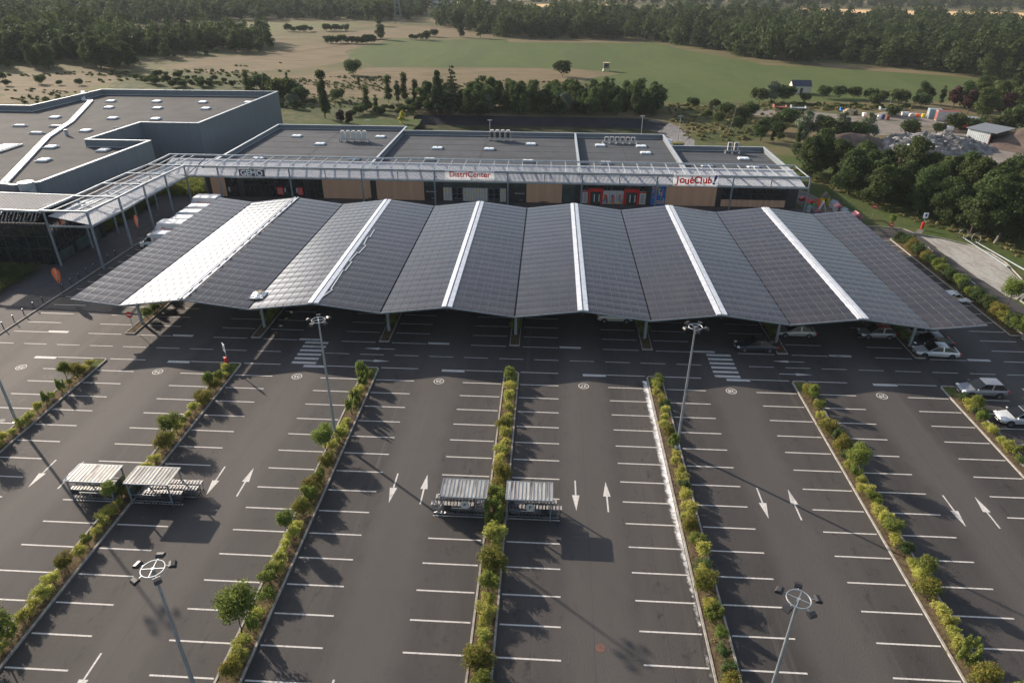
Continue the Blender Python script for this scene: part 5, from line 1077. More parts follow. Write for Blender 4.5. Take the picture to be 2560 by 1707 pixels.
def plant(kind, x, y, label, group=None, s=1., sz=None, i=None, rz=None, z=0.):
    global cnt
    g = random.Random(int(x*97+y*31)); lst = PRO[kind]; p = lst[g.randrange(len(lst)) if i is None else i % len(lst)]; rz = g.uniform(0, 6.28) if rz is None else rz
    sc = (s*g.uniform(.93, 1.07), s*g.uniform(.93, 1.07), (sz or s)*g.uniform(.94, 1.06)); cnt += 1
    if p.name not in used: used.add(p.name); o = p; o.location = (x, y, z); o.rotation_euler[2] = rz; o.scale = sc
    else: o = dup(p, (x, y, z), rz, scale=sc)
    o['label'] = label
    if group: o['group'] = group
    elif 'group' in o.keys(): del o['group']
    return o
# ---------------------------------------------------------------- shrubs and young trees of the beds
KL = {'dk': 'dark green shrub', 'yel': 'low yellow-green shrub', 'grn': 'fresh green shrub', 'red': 'broad russet-tipped shrub', 'fir': 'tall feathery green shrub', 'tree': 'young round-headed tree'}
seqc = [('grn', -2.0, .9), ('yel', -3.6, .9), ('yel', -5.9, .8), ('yel', -7.6, .85), ('yel', -9.0, .75), ('red', -10.7, .85), ('yel', -12.4, .9), ('yel', -14.3, .95), ('yel', -15.8, .75), ('red', -17.9, 1.05), ('red', -19.6, .85), ('grn', -21.3, 1.1), ('fir', -23.2, 1.1), ('yel', -25.0, .95), ('yel', -26.4, .7), ('red', -28.0, 1.0),
        ('grn', -30.0, 1.0), ('yel', -31.9, 1.0), ('yel', -33.8, .65), ('red', -35.8, 1.15), ('grn', -37.8, 1.05), ('fir', -39.9, 1.05), ('yel', -41.8, 1), ('red', -43.8, 1.1), ('grn', -45.6, 1)]
TREES = {-3: [(-47.0, -4.9), (-46.5, -16.6)], -2: [(-31.0, -5.9), (-30.9, -14.1), (-31.2, -23.2), (-30.6, -36.6)], -1: [(-15.9, -2.6), (-16.0, -15.2), (-15.8, -25.6), (-15.9, -34.3)], 0: [], 1: [], 2: [(30.6, -4.6), (30.9, -15.3), (30.9, -27.4), (31.0, -38.6)], 3: [(46.1, -5.6)]}
for j in range(-3, 4):
    bn = 'of the bed between aisles %s and %s' % (WORDN[26+j], WORDN[27+j]); g = random.Random(100+j); items = []
    if j == 0:
        items = [(k, y, s_*1.15) for k, y, s_ in seqc]
        for (k0, y0, _), (k1, y1, _) in zip(seqc[:-1], seqc[1:]):
            if y0-y1 > 1.75: items.append(('yel', (y0+y1)/2, .78))
        items.sort(key=lambda q: -q[1])
    else:
        y = -1.9 if j < 3 else -3.2; last = ''
        while y > -46.5:
            k = g.choices(['yel', 'grn', 'red', 'fir', 'dk'], [.66 if j < 2 else .42, .12, .12, .1, 0 if j < 1 else .14*j])[0]
            if k == last == 'red': k = 'yel'
            s_ = {'dk': g.uniform(.7, .95), 'yel': g.uniform(.68, 1.0), 'grn': g.uniform(.8, 1.1), 'red': g.uniform(.85, 1.15), 'fir': g.uniform(.85, 1.1)}[k]; items.append((k, y, s_)); last = k
            y -= {'dk': 1.2, 'yel': 1.05, 'grn': 1.2, 'red': 1.55, 'fir': 1.35}[k]*g.uniform(.85, 1.2)
    n = 0
    for k, y, s_ in items:
        x = j*SP+g.uniform(-.2, .2)
        if not seen((x, y, .7), 90): continue
        n += 1; plant(k, x, y, '%s %s from the road %s' % (KL[k], ordn[n-1], bn), 'shrubs of the parking beds', s_*g.uniform(.62, .86), sz=s_*g.uniform(.55, .92), z=.08)
    n = 0
    for x, y in TREES[j]:
        big = (j == -1 and y < -30) or (j == 2 and y < -38) or (j == -2 and y < -36); n += 1
        plant('tree', x, y, 'young round-headed tree, %s from the road %s' % (ordn[n-1], bn), 'young trees of the parking beds', 1.0 if big else .72, i=2 if big else n, z=.05)
    for y in (9.8, 11.6, 13.4, 15.5):                              # planting that shows under the carport edge
        if abs(j) < 4: plant('grn', j*SP+g.uniform(-.1, .1), y, 'shaded %s at %s metres depth in the carport bed between aisles %s and %s' % ('green shrub', {9.8: 'four', 11.6: 'six', 13.4: 'eight', 15.5: 'ten'}[y], WORDN[26+j], WORDN[27+j]), 'shaded shrubs under the carport', .8)
g = random.Random(55); y = 44.6; n = 0
while y > -8:
    x = 60.6+g.uniform(-.2, .3) if y > 12 else 61.6+g.uniform(-.2, .2); k = g.choices(['yel', 'grn', 'red', 'dk'], [.08, .14, .2, .58])[0]
    if seen((x, y, 1)): n += 1; plant(k, x, y, '%s %s from the tip of the hedge bed along the service road' % (KL[k], ordn[n-1]), 'shrubs of the hedge bed', g.uniform(.85, 1.15), z=.08)
    y -= g.uniform(1.2, 1.9)
plant('tree', 63.6, 19.7, 'young bushy tree beside the end of the gravel verge', s=1.05, i=2); plant('tree', 62.0, 50.9, 'young slim tree behind the small no entry sign', s=.75, i=0)
def hedge(label, x0, x1, y0, y1, h, fol, n, seed, cat='hedge'):
    g = random.Random(seed); L = []; nx = max(1, int((x1-x0)/1.7)); ny = max(1, int((y1-y0)/1.7))
    for i in range(nx):
        for k in range(ny): L.append((x0+(i+.5)*(x1-x0)/nx+g.uniform(-.3, .3), y0+(k+.5)*(y1-y0)/ny+g.uniform(-.3, .3), h*.5, 1.25, 1.25, h*g.uniform(.45, .65)))
    cx, cy = (x0+x1)/2, (y0+y1)/2; L = [(a-cx, b_-cy, c, d, e, f) for a, b_, c, d, e, f in L]
    t = thing('hedge', label, cat, (cx, cy, 0)); v, f, dz = leaves(L, n, .17, seed); me = npmesh('foliage', v, f, [fol]); o = bpy.data.objects.new('foliage', me); SC.collection.objects.link(o); o.parent = t
    b = MB()
    for a in L[::2]: b.cyl((a[0], a[1], 0), (a[0]+.2, a[1], h*.6), .04, .02, 5)
    b.build('stem', 'bark', t, world=False)
hedge('broad dark hedge mass before the glazed entrance', -84, -69.6, 13, 24.4, 1.3, 'f_hdg', 26000, 1); hedge('dark hedge strip between entrance glass and walkway posts', -71.6, -69, 39, 45, 1.2, 'f_hdg', 6000, 2)
hedge('mixed hedge beside the walkway before the blue hoarding', -73.4, -69.2, 46.5, 56, 1.4, 'f_hdg', 12000, 3); hedge('yellowish hedge mass at the corner of the shops', -72.5, -63.2, 60.5, 70, 1.7, 'f_grn', 17000, 4)
# ---------------------------------------------------------------- single trees and bushes of the fields
def FP(x, y): p = F(x, y); return p.x, p.y
SING = [('pop', 747, 272, 1, 'tall columnar poplar standing behind the shops'), ('con', 1007, 264, 1.05, 'tall dense dark conifer at the end of the belt'), ('pine', 1040, 262, 1.05, 'tall sparse pine with layered branches beside the conifer'), ('bush', 812, 172, 1.9, 'round lone bush in the dry field left of the green field'),
 ('bush', 1292, 176, 1.9, 'round lone bush on the dry tongue of the green field'), ('oak', 875, 91, .88, 'dark lone tree at the corner of the green field'), ('oak', 868, 60, .9, 'lone oak before the far wood near the pylon'), ('oak', 1057, 86, .75, 'round tree on the far edge of the green field nearest the pasture'), ('oak', 1104, 88, .8, 'pale green tree at the tip of the middle wood'), ('bush', 997, 85, 1.5, 'low bush on the far boundary of the green field'), ('bush', 980, 84, 1.2, 'smaller low bush on the far boundary of the green field'),
 ('pur', 785, 286, .95, 'purple leaved small tree behind the shop parapet'), ('pur', 802, 289, .85, 'second purple leaved small tree beside its darker twin'), ('lime', 925, 284, .9, 'bright lime green small tree by the basin corner'), ('birch', 893, 236, .95, 'pale slender tree before the dry field'), ('birch', 915, 240, .8, 'slender tree just before the conifer'), ('birch', 930, 236, 1.0, 'slender tree with twin tops before the conifer'), ('birch', 955, 240, .85, 'short slender tree beside the tall conifer'),
 ('bush', 690, 235, 1.5, 'green bush beside the warehouse corner nearest the poplar'), ('wil', 668, 248, .7, 'greyish willow bush beside the warehouse corner'), ('bush', 776, 232, 1.3, 'round bush right behind the poplar'), ('bush', 655, 230, 2.3, 'large dark bush touching the warehouse corner'), ('bush', 640, 225, 2.0, 'tall bush rising behind the warehouse parapet'), ('bush', 600, 205, 1.8, 'dome shaped bush above the warehouse roofline'),
 ('bush', 575, 205, 1.3, 'low bush above the warehouse roofline'), ('birch', 757, 265, .5, 'thin sapling beside the poplar foot'), ('birch', 660, 190, .45, 'small lone sapling in the dry field'), ('bush', 1110, 190, .9, 'small bush in the dry field before the belt'), ('birch', 825, 198, .4, 'thin sapling below the round lone bush'),
 ('wil', 1770, 234, 1.1, 'silvery willow beside the white hut'), ('bush', 1800, 234, 1.8, 'dark round bush between willow and white hut'), ('bush', 1742, 236, 1.5, 'dark bush at the foot of the silvery willow'), ('bush', 1848, 236, 1.0, 'round bush before the white hut'), ('bush', 1890, 226, 1.3, 'hedge bush right of the white hut'), ('bush', 1925, 226, 1.35, 'second hedge bush right of the white hut'), ('bush', 1960, 227, 1.3, 'third hedge bush right of the white hut'), ('bush', 1998, 228, 1.2, 'fourth hedge bush right of the white hut'), ('bush', 2030, 232, 1.1, 'last hedge bush of the row right of the white hut'),
 ('bush', 2010, 245, 1.4, 'dark bush behind the contractor yard'), ('bush', 2063, 242, 1.6, 'dark bush by the dark goal frame of the yard'), ('oak', 2118, 238, .72, 'spreading tree above the contractor yard'), ('bush', 2112, 246, 1.4, 'grey green bush under the spreading tree'), ('birch', 2160, 243, .7, 'slender tree right of the spreading tree'), ('oak', 2215, 250, .85, 'dark tree beside the purple trees'), ('pur', 2188, 250, 1.5, 'larger purple tree above the containers'), ('pur', 2222, 262, 1.5, 'purple tree nearer the lane'), ('pur', 2302, 272, 1.6, 'purple tree farther along the lane'),
 ('oak', 2255, 272, .9, 'full dark tree beside the lane'), ('oak', 2290, 255, .95, 'yellowish green tree over the lane'), ('oak', 2335, 270, 1.0, 'broad dark tree at the edge of the lane'), ('oak', 2250, 240, .9, 'dark tree behind the lane trees'), ('oak', 2330, 240, 1.0, 'tall tree behind the lane trees'), ('bush', 2330, 300, 2.2, 'large bush behind the brown heap'), ('bush', 2300, 305, 1.5, 'bush between shed and brown heap'),
 ('wil', 1845, 316, 1.1, 'silvery willow at the yard edge, first of the clump'), ('wil', 1875, 318, .95, 'pale willow within the clump at the yard edge'), ('bush', 1905, 320, 1.8, 'dark bush within the willow clump'), ('wil', 1928, 322, 1.15, 'tall willow within the clump before the yard'), ('wil', 1985, 322, 1.2, 'tall grey willow ending the clump before the yard'), ('bush', 1960, 324, 1.7, 'dark bush at the foot of the last willow'),
 ('bush', 2086, 310, 1.3, 'round bush beside the rubble heap'), ('bush', 2155, 308, .9, 'low bush beside the orange digger'), ('bush', 2190, 300, 1.5, 'bush with a pointed top before the red machines'), ('bush', 2238, 308, 1.4, 'round bush by the white tank'), ('bush', 2047, 268, 1.1, 'small bush between the yard heaps'), ('bush', 1795, 285, 1.2, 'low bush left of the yard entrance'), ('bush', 1770, 300, 1.3, 'dark bush on the rough slope'), ('bush', 1790, 310, 1.2, 'pale bush on the rough slope'), ('bush', 1815, 288, 1.6, 'broad bush on the rough slope'),
 ('bush', 1650, 283, .9, 'small bush on the rough grass behind the basin'), ('bush', 1625, 272, .8, 'smaller bush on the rough grass behind the basin'), ('bush', 1665, 265, 1.3, 'bush on the slope below the field'), ('bush', 1690, 300, 1.2, 'bush before the trees behind the last shop'), ('bush', 1700, 280, 1.4, 'rounded bush on the bank of the yard'), ('bush', 1720, 268, 1.3, 'darker bush on the bank of the yard'), ('bush', 1640, 250, 1.0, 'low grey bush at the field boundary'), ('bush', 1590, 245, 1.0, 'low bush right of the belt')]
for k, x, y, s_, lb in SING: q = FP(x, y); plant(k, q[0], q[1], lb, None, s_)
def inpoly(p, poly):
    x, y = p; c = False; n = len(poly)
    for i in range(n):
        (x0, y0), (x1, y1) = poly[i], poly[(i+1) % n]
        if (y0 > y) != (y1 > y) and x < (x1-x0)*(y-y0)/(y1-y0)+x0: c = not c
    return c
def scatter(poly, step, jit=.45, seed=0, grow=0):
    g = random.Random(seed); xs = [p[0] for p in poly]; ys = [p[1] for p in poly]; out = []; y = min(ys)
    while y < max(ys):
        st = step+grow*max(0, y-200); x = min(xs)+g.uniform(0, st)
        while x < max(xs):
            p = (x+g.uniform(-jit, jit)*st, y+g.uniform(-jit, jit)*st)
            if inpoly(p, poly): out.append(p)
            x += st
        y += st*.87
    return out
def grove(poly, kinds, step, label, group, s0, s1, seed):
    for p in scatter(poly, step, seed=seed):
        if seen((p[0], p[1], 5), 120):
            g = random.Random(int(p[0]*13+p[1]*7)); plant(g.choices([k for k, _ in kinds], [w_ for _, w_ in kinds])[0], p[0], p[1], label, group, g.uniform(s0, s1))
grove([F(x, y)[:2] for x, y in [(955, 262), (1100, 266), (1300, 266), (1535, 268), (1530, 246), (1470, 236), (1300, 238), (1150, 238), (1000, 244)]], [('mid', 8), ('birch', 3), ('wil', 1.0), ('bush', 2)], 4.3, 'leafy tree in the dense belt behind the basin', 'trees of the belt behind the basin', .66, 1.08, 31)
grove([F(x, y)[:2] for x, y in [(800, 270), (965, 266), (965, 246), (840, 252)]], [('bush', 5), ('birch', 1.5), ('mid', 1.2)], 3.9, 'low leafy bush between the poplar and the conifer', 'bushes between poplar and conifer', .55, .95, 32)
grove([F(x, y)[:2] for x, y in [(560, 214), (645, 250), (735, 256), (735, 232), (650, 214), (590, 200)]], [('bush', 5), ('birch', 1), ('wil', 1)], 6, 'leafy bush between the warehouse corner and the poplar', 'bushes between warehouse and poplar', .5, .95, 39)
grove([F(x, y)[:2] for x, y in [(1745, 372), (1800, 396), (1864, 413), (1898, 431), (1982, 464), (2059, 493), (2150, 514), (2200, 540), (2251, 554), (2352, 592), (2540, 660), (2540, 452), (2352, 440), (2200, 427), (2000, 410), (1850, 390), (1690, 352)]], [('oak', 9), ('birch', .8)], 4.9, 'dense dark tree of the wood beside the service road', 'trees of the wood beside the service road', .68, .95, 33)
grove([F(x, y)[:2] for x, y in [(1720, 320), (1790, 350), (1850, 365), (1850, 330), (1780, 318)]], [('oak', 2), ('bush', 2), ('birch', 1)], 5.6, 'leafy tree of the thicket behind the last shop roof', 'trees of the thicket behind the last shop', .5, .72, 34)
grove([F(x, y)[:2] for x, y in [(-30, 158), (60, 156), (130, 160), (215, 158), (305, 162), (320, 150), (250, 140), (150, 135), (-30, 130)]], [('oak', 6), ('bush', 2)], 11, 'rounded tree along the edge of the wood beyond the warehouse', 'trees along the wood edge beyond the warehouse', .9, 1.35, 35)
grove([F(x, y)[:2] for x, y in [(330, 140), (370, 138), (640, 118), (640, 108), (420, 122)]], [('oak', 5), ('bush', 2)], 10, 'rounded tree along the near side of the narrow wood', 'trees along the narrow wood', .7, 1.05, 36)
for p in scatter([F(x, y)[:2] for x, y in [(420, 170), (640, 215), (560, 205), (330, 200), (300, 180)]], 6.2, seed=37)+scatter([F(x, y)[:2] for x, y in [(0, 180), (260, 180), (180, 205), (0, 215)]], 16, seed=38): plant('bush', p[0], p[1], 'small scattered bush in the rough grass behind the warehouse', 'scattered bushes behind the warehouse', random.uniform(.5, 1.1))
# dead pale trunks against the wood
for (a, c, lb) in (((2315, 560), (2395, 305), 'tall pale dead trunk leaning before the dark wood'),):
    p = F(2180*1+35, 560); t = thing('dead_tree', lb, 'dead tree', (p.x, p.y, 0)); b = MB(); q = G(1700+2150*S, 400+570*S); t.location = (q.x, q.y, 0); b.cyl((q.x, q.y, 0), (q.x+4.3, q.y+1.4, 12.6), .24, .07, 8); b.build('trunk', 'palebark', t); b = MB()
    for k in range(4): z = 5+1.8*k; b.cyl((q.x+z*.34, q.y+z*.11, z), (q.x+z*.34+(-1)**k*1.0, q.y+z*.1, z+.9), .05, .02, 5)
    b.build('branch', 'palebark', t)
q = G(1705+405*S, 1000*S); t = thing('dead_tree', 'thin bare tree standing behind the last shop roof', 'dead tree', (q.x, q.y+14, 0)); b = MB(); b.cyl((q.x, q.y+14, 0), (q.x+1.2, q.y+14, 9), .13, .03, 6); b.build('trunk', 'palebark', t); b = MB()
for k in range(6): z = 3+k; b.cyl((q.x+z*.13, q.y+14, z), (q.x+z*.13+(-1)**k*1.1, q.y+14, z+.8), .03, .01, 4)
b.build('branch', 'palebark', t)
# ---------------------------------------------------------------- far woods, each one mass
fv = []
for i in range(8):
    L = crown_lobes(1.0, 8.5+.6*i, 4.0+.2*i, 13, 200+i); v, f, dz = leaves(L, 520, .95, 200+i, shell=.35, jag=.1); fv.append(v)
def wood(name, poly, step, label, seed, s0=.6, s1=1.4, grow=.012):
    pts = [p for p in scatter(poly, step, seed=seed, grow=grow) if seen((p[0], p[1], 6), 150)]; g = random.Random(seed); V_ = []
    for p in pts:
        s_ = g.uniform(s0, s1)*(1+grow*.5*max(0, p[1]-200)/10); a = g.uniform(0, 6.28); v = fv[g.randrange(8)]; c, s2 = math.cos(a), math.sin(a)
        hs = g.uniform(.85, 1.2); V_.append(np.stack([(v[:, 0]*c-v[:, 1]*s2)*s_+p[0], (v[:, 0]*s2+v[:, 1]*c)*s_+p[1], v[:, 2]*min(s_, 1.35)*hs-.5], 1))
    v = np.concatenate(V_); f = np.arange(len(v)).reshape(-1, 4); me = npmesh(name, v, f, ['f_far']); o = bpy.data.objects.new(name, me); SC.collection.objects.link(o); tag(o, label, 'wood', None, 'stuff'); return len(pts)
PG = lambda L: [tuple(F(x, y)[:2]) for x, y in L]
nt_ = 0
nt_ += wood('wood', PG([(-60, 150), (150, 136), (250, 140), (310, 132), (300, 96), (200, 68), (-60, 62)]), 6.6, 'thick wood filling the land beyond the warehouse', 301)
nt_ += wood('wood', PG([(340, 132), (420, 122), (640, 106), (640, 96), (520, 92), (310, 104), (270, 112)]), 6.2, 'narrow dark wood between the meadows', 302, .75, 1.05)
nt_ += wood('wood', PG([(-80, 62), (200, 66), (320, 62), (440, 52), (560, 47), (760, 46), (940, 50), (985, 36), (985, 14), (-100, 12)]), 8, 'far dark wood across the upper meadows', 303)
nt_ += wood('wood', PG([(985, 56), (1085, 76), (1165, 88), (1330, 90), (1500, 93), (1620, 114), (1740, 138), (1860, 150), (1885, 140), (2090, 158), (2190, 172), (2352, 196), (2560, 220), (2560, 82), (2352, 72), (2050, 66), (1850, 60), (1700, 52), (1550, 44), (1400, 46), (1230, 46), (1075, 32)]), 6.8, 'broad middle wood behind the green field', 304)
nt_ += wood('wood', PG([(1700, 15), (2100, 20), (2560, 27), (2560, 12), (1700, 6), (1075, 2), (1075, 8), (1250, 6), (1400, 8)]), 11, 'most distant dark wood beyond the stubble field', 305)
nt_ += wood('wood', PG([(-100, 12), (985, 13), (980, 2), (-100, 0)]), 12, 'most distant dark wood over the upper meadows', 306)
# tall pale trees in front of the stubble
for i, (x, y, s_) in enumerate([(1572, 36, 1.2), (1642, 33, 1.3), (1715, 40, 1.3), (1755, 42, 1.35), (1780, 42, 1.25)]): q = FP(x, y); plant('wil', q[0], q[1], '%s of the tall pale trees standing before the stubble field' % ordn[i], 'pale trees before the stubble field', s_*2.1)
# hedgerow lines of the upper meadows
for i, (x0, x1, y) in enumerate([(340, 440, 75), (655, 720, 73), (745, 800, 71), (745, 860, 100), (940, 985, 92)]):
    g = random.Random(i); n = int((x1-x0)/11)
    for k in range(n): q = FP(x0+(x1-x0)*(k+.5)/n, y+g.uniform(-1, 1)); plant('bush', q[0], q[1], 'low bush of a hedgerow line in the upper meadows', 'hedgerow bushes of the upper meadows', g.uniform(.9, 1.7))
# rough grass tufts scattered over meadow and banks
def tufts(name, poly, step, label, mat_, s0, s1, seed, leaf=.5, n=26, clump=False):
    pv = [leaves([(0, 0, .18, .55, .55, .28)], n, leaf, 400+i, shell=.9)[0] for i in range(4)]; g = random.Random(seed); V_ = []
    for p in scatter(poly, step, .5, seed):
        if not seen((p[0], p[1], 0), 40) or g.random() < .3 or (clump and mnoise.noise(Vector((p[0]*.035, p[1]*.07, seed))) < .08): continue
        s_ = g.uniform(s0, s1); v = pv[g.randrange(4)]*np.array([s_*g.uniform(.7, 1.6), s_, s_*.9]); V_.append(v+np.array([p[0], p[1], 0]))
    if V_: v = np.concatenate(V_); o = bpy.data.objects.new(name, npmesh(name, v, np.arange(len(v)).reshape(-1, 4), [mat_])); SC.collection.objects.link(o); tag(o, label, 'grass', None, 'stuff')
tufts('rough_grass', [F(x, y)[:2] for x, y in [(640, 170), (1330, 190), (1500, 240), (1530, 258), (930, 262), (650, 262), (560, 200)]], 1.9, 'tufts of rough grass and weeds before the belt', 'f_hdg', .35, 1.0, 41, clump=True)
tufts('rough_grass', [F(x, y)[:2] for x, y in [(1530, 240), (1850, 236), (2100, 250), (1850, 258), (1700, 330), (1580, 320), (1540, 270)]], 2.6, 'tufts of rough grass on the bank beside the basin', 'grassbl', .6, 1.7, 42)
tufts('rough_grass', [F(x, y)[:2] for x, y in [(0, 165), (330, 165), (640, 140), (700, 175), (600, 215), (200, 225), (0, 250)]], 3, 'tufts of rough grass and weeds behind the warehouse', 'f_hdg', .5, 1.6, 43, clump=True)
tufts('rough_grass', [F(x, y)[:2] for x, y in [(1750, 236), (2100, 244), (2060, 252), (1850, 250)]], 2.6, 'dark weeds along the yard boundary', 'f_hdg', .9, 2.2, 44)
tufts('wood_edge_weeds', [(67, 58), (69.5, 52), (75, 44), (77, 30), (79, 30), (79, 46), (72, 56), (63, 75), (57, 95), (55, 95), (60, 75)], 1.1, 'tall dry weeds along the foot of the wood', 'grassbl', .5, 1.1, 45, .35)
tufts('bed_weeds', [(x, y) for x, y in [(-46.9, -46), (-45.6, -46), (-45.6, -1.8), (-46.9, -1.8)]], .8, 'weeds between the shrubs of an outer bed', 'grassbl', .2, .5, 46, .3)
for j in (-2, -1, 0, 1, 2, 3): tufts('bed_weeds', [(j*SP-.65, -48), (j*SP+.65, -48), (j*SP+.65, -1.6), (j*SP-.65, -1.6)], .7, 'weeds between the shrubs of the bed after aisle '+WORDN[26+j], 'grassbl', .18, .42, 50+j, .28, 14)
print('far trees', nt_, 'plants', cnt)
for k in PRO:
    for p in PRO[k]:
        if p.name not in used:
            for c in KIDS[p.name]: bpy.data.objects.remove(c)
            bpy.data.objects.remove(p)

# ================================================================ contractor yard and far objects
from mathutils import noise as mnoise
def heap(name, label, px, rx, ry, h, m, rough=.3, chunk=0, seed=0, cat='heap', rot=0, base_z=0, n=26, kind=None):
    x0, y0 = px; b = MB(); vs = []; rg_ = 18
    for i in range(rg_+1):
        for k in range(n*2):
            a = math.pi*k/n; u = i/rg_; rr = 1+.16*mnoise.noise(Vector((math.cos(a)*1.5, math.sin(a)*1.5, seed)))
            x, y = rx*rr*u*math.cos(a), ry*rr*u*math.sin(a); z = h*(1-u**1.7)+rough*h*mnoise.noise(Vector((x*.35, y*.35, seed*3)))*(1-u)**.5
            if chunk: z += chunk*mnoise.noise(Vector((x*1.3, y*1.3, seed)))*(1 if u < .95 else 0)+chunk*.6*mnoise.noise(Vector((x*3.1, y*3.1, seed+9)))*(1 if u < .95 else 0)
            if i == rg_: z = -.05
            c, s_ = math.cos(rot), math.sin(rot); vs.append((x0+x*c-y*s_, y0+x*s_+y*c, z+base_z))
    fs = [(i*2*n+k, (i+1)*2*n+k, (i+1)*2*n+(k+1) % (2*n), i*2*n+(k+1) % (2*n)) for i in range(rg_) for k in range(2*n)]
    b.add(vs, fs); o = b.build(name, m, smooth=not chunk); return tag(o, label, cat, None, kind)
q = FP(2130, 338); heap('rubble_heap', 'wide grey heap of broken concrete before the metal shed', q, 17, 8, 3.0, 'rubble', .5, .9, 3, n=60)
g = random.Random(8); b = MB()
for k in range(420):
    a, u = g.uniform(0, 6.28), g.random()**.6; x, y = q[0]+15*u*math.cos(a), q[1]+7*u*math.sin(a); sz = g.uniform(.25, .9); b.box((x, y, 3.0*(1-u**1.7)+.2), (sz, sz*g.uniform(.5, 1), sz*g.uniform(.2, .6)), g.uniform(0, 3))
tag(b.build('rubble_chunks', mat('pale_rubble', (.34, .33, .32), .95, var=.3, scale=2)), 'pale broken slabs lying over the concrete heap', None, None, 'stuff')
q = FP(1950, 335); heap('soil_heap', 'long brown aggregate heap beside the concrete rubble', q, 11, 5, 3.2, 'heap', .15, 0, 5)
q = FP(2395, 340); heap('soil_heap', 'tall brown aggregate heap at the edge of the yard', q, 14, 9, 5.5, 'heap', .1, 0, 6)
q = FP(2092, 300); heap('soil_heap', 'small black cone of gravel in the yard', q, 2.3, 1.8, 1.3, 'dark', .1, 0, 7)
q = FP(2040, 266); heap('soil_heap', 'pale low earth heap in the yard', q, 5, 3, 1.1, 'gravel', .2, 0, 8)
q = FP(1948, 262); heap('straw_heap', 'tan dry heap at the yard boundary', q, 2.6, 1.6, 1.7, 'timber', .2, 0, 9)
def on(px, py): p = F(px, py); return p.x, p.y
# white hut
x, y = on(1835, 214); t = thing('garden_hut', 'small white hut with dark slate roof beyond the yard', 'hut', (x, y, 0)); b = MB(); w_, d_, h = 6.6, 4.2, 2.7
b.add([(x-w_/2, y-d_/2, 0), (x+w_/2, y-d_/2, 0), (x+w_/2, y+d_/2, 0), (x-w_/2, y+d_/2, 0), (x-w_/2, y-d_/2, h), (x+w_/2, y-d_/2, h), (x+w_/2, y+d_/2, h), (x-w_/2, y+d_/2, h), (x-w_/2, y, h+1.6), (x+w_/2, y, h+1.6)], [(0, 1, 5, 4), (1, 2, 6, 9, 5), (2, 3, 7, 6), (3, 0, 4, 8, 7)]); b.build('wall', 'cream', t)
b = MB(); b.add([(x-w_/2-.2, y-d_/2-.25, h-.12), (x+w_/2+.2, y-d_/2-.25, h-.12), (x+w_/2+.2, y, h+1.72), (x-w_/2-.2, y, h+1.72), (x+w_/2+.2, y+d_/2+.25, h-.12), (x-w_/2-.2, y+d_/2+.25, h-.12)], [(0, 1, 2, 3), (3, 2, 4, 5)]); b.build('roof', 'slate', t)
b = MB(); b.bx(x-.5, x+.5, y-d_/2-.03, y-d_/2-.01, 0, 2.0); b.build('door', 'dark', t)
# hunting hide in the field
x, y = on(1392, 163); t = thing('field_hide', 'small grey wheeled cabin standing alone in the green field', 'cabin', (x, y, 0)); b = MB(); b.bx(x-1.2, x+1.2, y-1, y+1, 1.0, 3.2); b.build('cabin_wall', 'gravel', t); b = MB(); b.box((x, y, 3.28), (2.8, 2.4, .14)); b.build('roof', 'timber', t)
b = MB(); b.bx(x-.9, x+.9, y-1.03, y-1.01, 1.9, 2.7); b.build('opening', 'dark', t)
for sx_ in (-1, 1):
    b = MB(); b.cyl((x+sx_*1.2, y-.2, .5), (x+sx_*1.4, y-.2, .5), .5, None, 14); b.build('wheel', 'rubber', t)
    b = MB(); b.beam((x+sx_*1.1, y-.9, 1.0), (x+sx_*1.5, y-1.1, 0), .1, .1); b.build('leg', 'steel', t)
# metal shed
p0, p1 = F(2215, 326), F(2267, 337); t = thing('metal_shed', 'pale corrugated metal shed open on one side', 'shed', (p0.x, p0.y, 0)); dx, dy = p1.x-p0.x, p1.y-p0.y; L_ = math.hypot(dx, dy); ux, uy = dx/L_, dy/L_; vx, vy = -uy, ux
c0 = Vector((p0.x, p0.y)); U, V2 = Vector((ux, uy)), Vector((vx, vy)); ln, dp, h0, h1 = L_, 6.5, 3.4, 4.0
def cp(a, c, z): q_ = c0+U*a+V2*c; return (q_.x, q_.y, z)
b = MB(); n = 24
for k in range(n): b.beam(cp(ln*(k+.5)/n, .0, h0/2), cp(ln*(k+.5)/n+.001, .0, h0/2), .01, .01) if 0 else b.add([cp(ln*k/n, -.05*(k % 2), 0), cp(ln*(k+1)/n, -.05*((k+1) % 2), 0), cp(ln*(k+1)/n, -.05*((k+1) % 2), h0), cp(ln*k/n, -.05*(k % 2), h0)], [(0, 1, 2, 3)])
b.add([cp(0, 0, 0), cp(0, 0, h0), cp(0, dp, h1), cp(0, dp, 0)], [(0, 1, 2, 3)]); b.add([cp(0, dp, 0), cp(0, dp, h1), cp(ln, dp, h1), cp(ln, dp, 0)], [(0, 1, 2, 3)]); b.build('wall', mat('pale_corrugated_metal', (.5, .55, .56), .5, metal=.1, var=.1, scale=.5), t)
b = MB(); vs = [cp(-.4, -.5, h0+.05), cp(ln+1.6, -.5, h0+.05), cp(ln+1.6, dp+.4, h1+.1), cp(-.4, dp+.4, h1+.1)]; b.add(vs+[(a, c, z+.12) for a, c, z in vs], [(3, 2, 1, 0), (4, 5, 6, 7), (0, 1, 5, 4), (1, 2, 6, 5), (2, 3, 7, 6), (3, 0, 4, 7)]); b.build('roof', 'clad', t)
for c_ in (.1, dp/2, dp-.1): b = MB(); a_ = cp(ln+.0, c_, 0); b.cyl(a_, (a_[0], a_[1], h0), .13, None, 8); b.build('post', 'redm', t)
b = MB(); a_ = cp(ln-2, 3, 0); b.box((a_[0], a_[1], .9), (2, 1.6, 1.8), .4); b.build('stored_crate', 'dark', t)
